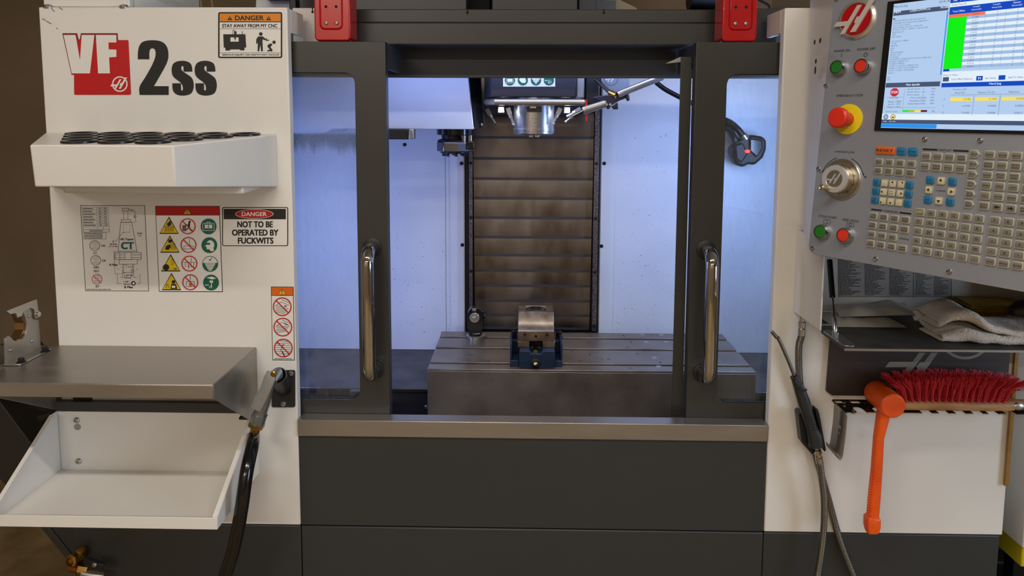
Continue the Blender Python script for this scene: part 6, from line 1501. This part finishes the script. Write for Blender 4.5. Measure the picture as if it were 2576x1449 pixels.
# ------------------------------------------------------------------ air gun
ah_ = thing('air_gun_holder', 'black plastic clip holder for the air gun on the right panel', 'holder', tuple(at(2035,1065,0)))
HL = lambda x, y, Y: at(1940+x/3.6227, 800+y/3.6227, Y)
for pts in ([(208,830),(232,808),(262,830),(300,960),(352,1180),(335,1198),(240,1090)],[(365,788),(395,800),(410,850),(470,1170),(455,1185),(430,1100)]):
    MB().prism([HL(x,y,-.0195) for x,y in pts], (0,-.029 if pts[0][0] < 300 else -.022,0)).build('cheek', black, ah_, .002)
MB().prism([HL(x,y,-.0195) for x,y in [(250,830),(400,830),(450,1100),(335,1180),(250,1080)]], (0,-.010,0)).build('back_wall', black, ah_, .002)
for x0_, x1_, y0_, y1_ in ((256,288,955,1060),(404,428,960,1060)):
    MB().prism([HL(x,y,.0005) for x,y in ((x0_,y0_),(x1_,y0_),(x1_,y1_),(x0_,y1_))], (0,-.0205,0)).build('standoff', black, ah_)
ag = thing('air_gun', 'black air blow gun with a bent steel nozzle and braided hose', 'air gun', tuple(HL(330,800,-.05)))
yg = -.060
gunm = mat('gun_nylon', (34,34,36), .45)
MB().loft([HL(205,530,yg), HL(225,560,yg), HL(262,660,yg), HL(295,760,yg), HL(330,880,yg), HL(370,1010,yg), HL(395,1075,yg), HL(405,1165,yg)], [.0085,.0100,.0125,.0140,.0125,.0125,.0165,.0160],[.009,.011,.0135,.0145,.0135,.0135,.0165,.0160],(1,0,.25),20,3).build('body', gunm, ag)
MB().loft([HL(228,565,yg-.015), HL(262,610,yg-.020), HL(290,655,yg-.022), HL(322,655,yg-.020)], [.004,.006,.006,.003],[.003,.0035,.003,.002],(1,0,.3),12).build('trigger', gunm, ag)
for i in range(6): c_ = HL(350+12*i, 900+24*i, yg-.0137); MB().obox(c_, (.0058,0,-.001), (0,.0010,0), (0,0,.0013)).build('grip_rib', gunm, ag)
MB().tube(smoothpath([HL(210,525,yg), HL(140,350,yg), HL(70,195,yg), HL(48,175,yg), HL(5,122,yg)],6), .0042, 12).build('nozzle_tube', mat('nozzle_steel',(120,116,112),.3,1.0), ag)
f0 = HL(412,1168,yg); f1 = HL(445,1320,yg); dd = (f1-f0).normalized(); fl = (f1-f0).length
MB().lathe(f0, dd, [(.0065,0),(.0065,.008),(.0092,.009),(.0092,fl*.45)], 6).build('swivel_nut', chrome, ag)
MB().lathe(f0+dd*(fl*.46), dd, [(.0075,0),(.0075,.008),(.0088,.009),(.0088,fl*.54)], 16).build('hose_ferrule', chrome, ag)
def braided():
    m = bpy.data.materials.new('braided_steel'); m.use_nodes = True; nt = m.node_tree; b = nt.nodes['Principled BSDF']
    b.inputs['Metallic'].default_value = .9; b.inputs['Roughness'].default_value = .4
    g = nt.nodes.new('ShaderNodeNewGeometry'); w = nt.nodes.new('ShaderNodeTexWave'); w.inputs['Scale'].default_value = 160; w.bands_direction = 'Z'; w.inputs['Distortion'].default_value = 1
    r = nt.nodes.new('ShaderNodeValToRGB'); r.color_ramp.elements[0].color = lin((70,64,54)); r.color_ramp.elements[1].color = lin((150,142,128))
    bp = nt.nodes.new('ShaderNodeBump'); bp.inputs['Strength'].default_value = .5; bp.inputs['Distance'].default_value = .001
    L = nt.links.new; L(g.outputs['Position'], w.inputs['Vector']); L(w.outputs['Fac'], r.inputs[0]); L(r.outputs[0], b.inputs['Base Color']); L(w.outputs['Fac'], bp.inputs['Height']); L(bp.outputs[0], b.inputs['Normal'])
    return m
braid = braided()
hp = smoothpath([f1, at(2067,1200,-.055), at(2073,1260,-.05), at(2072,1330,-.045), at(2064,1400,-.045), at(2056,1449,-.045), at(2045,1520,-.05), at(2040,1620,-.06), (at(2040,1650,-.07).x,-.08,.03)], 10)
MB().tube(hp, .0078, 14).build('braided_hose', braid, ag)
lh = thing('supply_hose', 'braided steel supply hose running from the pendant behind the air gun', 'hose', tuple(at(2012,800,-.03)))
HT = at(2011,800,-.03); HT.z = zf_-.0165; HT.x = bxl+.010
MB().lathe(HT, (0,0,-1), [(.006,-.012),(.006,.0),(.0085,.001),(.0085,.014),(.0065,.015),(.0085,.018),(.0085,.034)], 12).build('hose_fitting', zinc, lh)
MB().lathe(HT+Vector((0,0,.0125)), (0,0,1), [(.0058,-.003),(.0058,.001)], 10).build('brass_adaptor', brass, lh)
s0 = HT+Vector((0,0,-.034))
hp = smoothpath([s0, at(2009,880,-.03), at(2012,960,-.020), at(2026,1040,-.0098), at(2046,1120,-.0095), at(2062,1180,-.0095), at(2085,1260,-.0098), at(2110,1350,-.0105), at(2148,1449,-.013), at(2200,1560,-.02), (at(2240,1640,-.03).x,-.05,.03)], 10)
MB().tube(hp, .0082, 14).build('braided_hose', braid, lh)
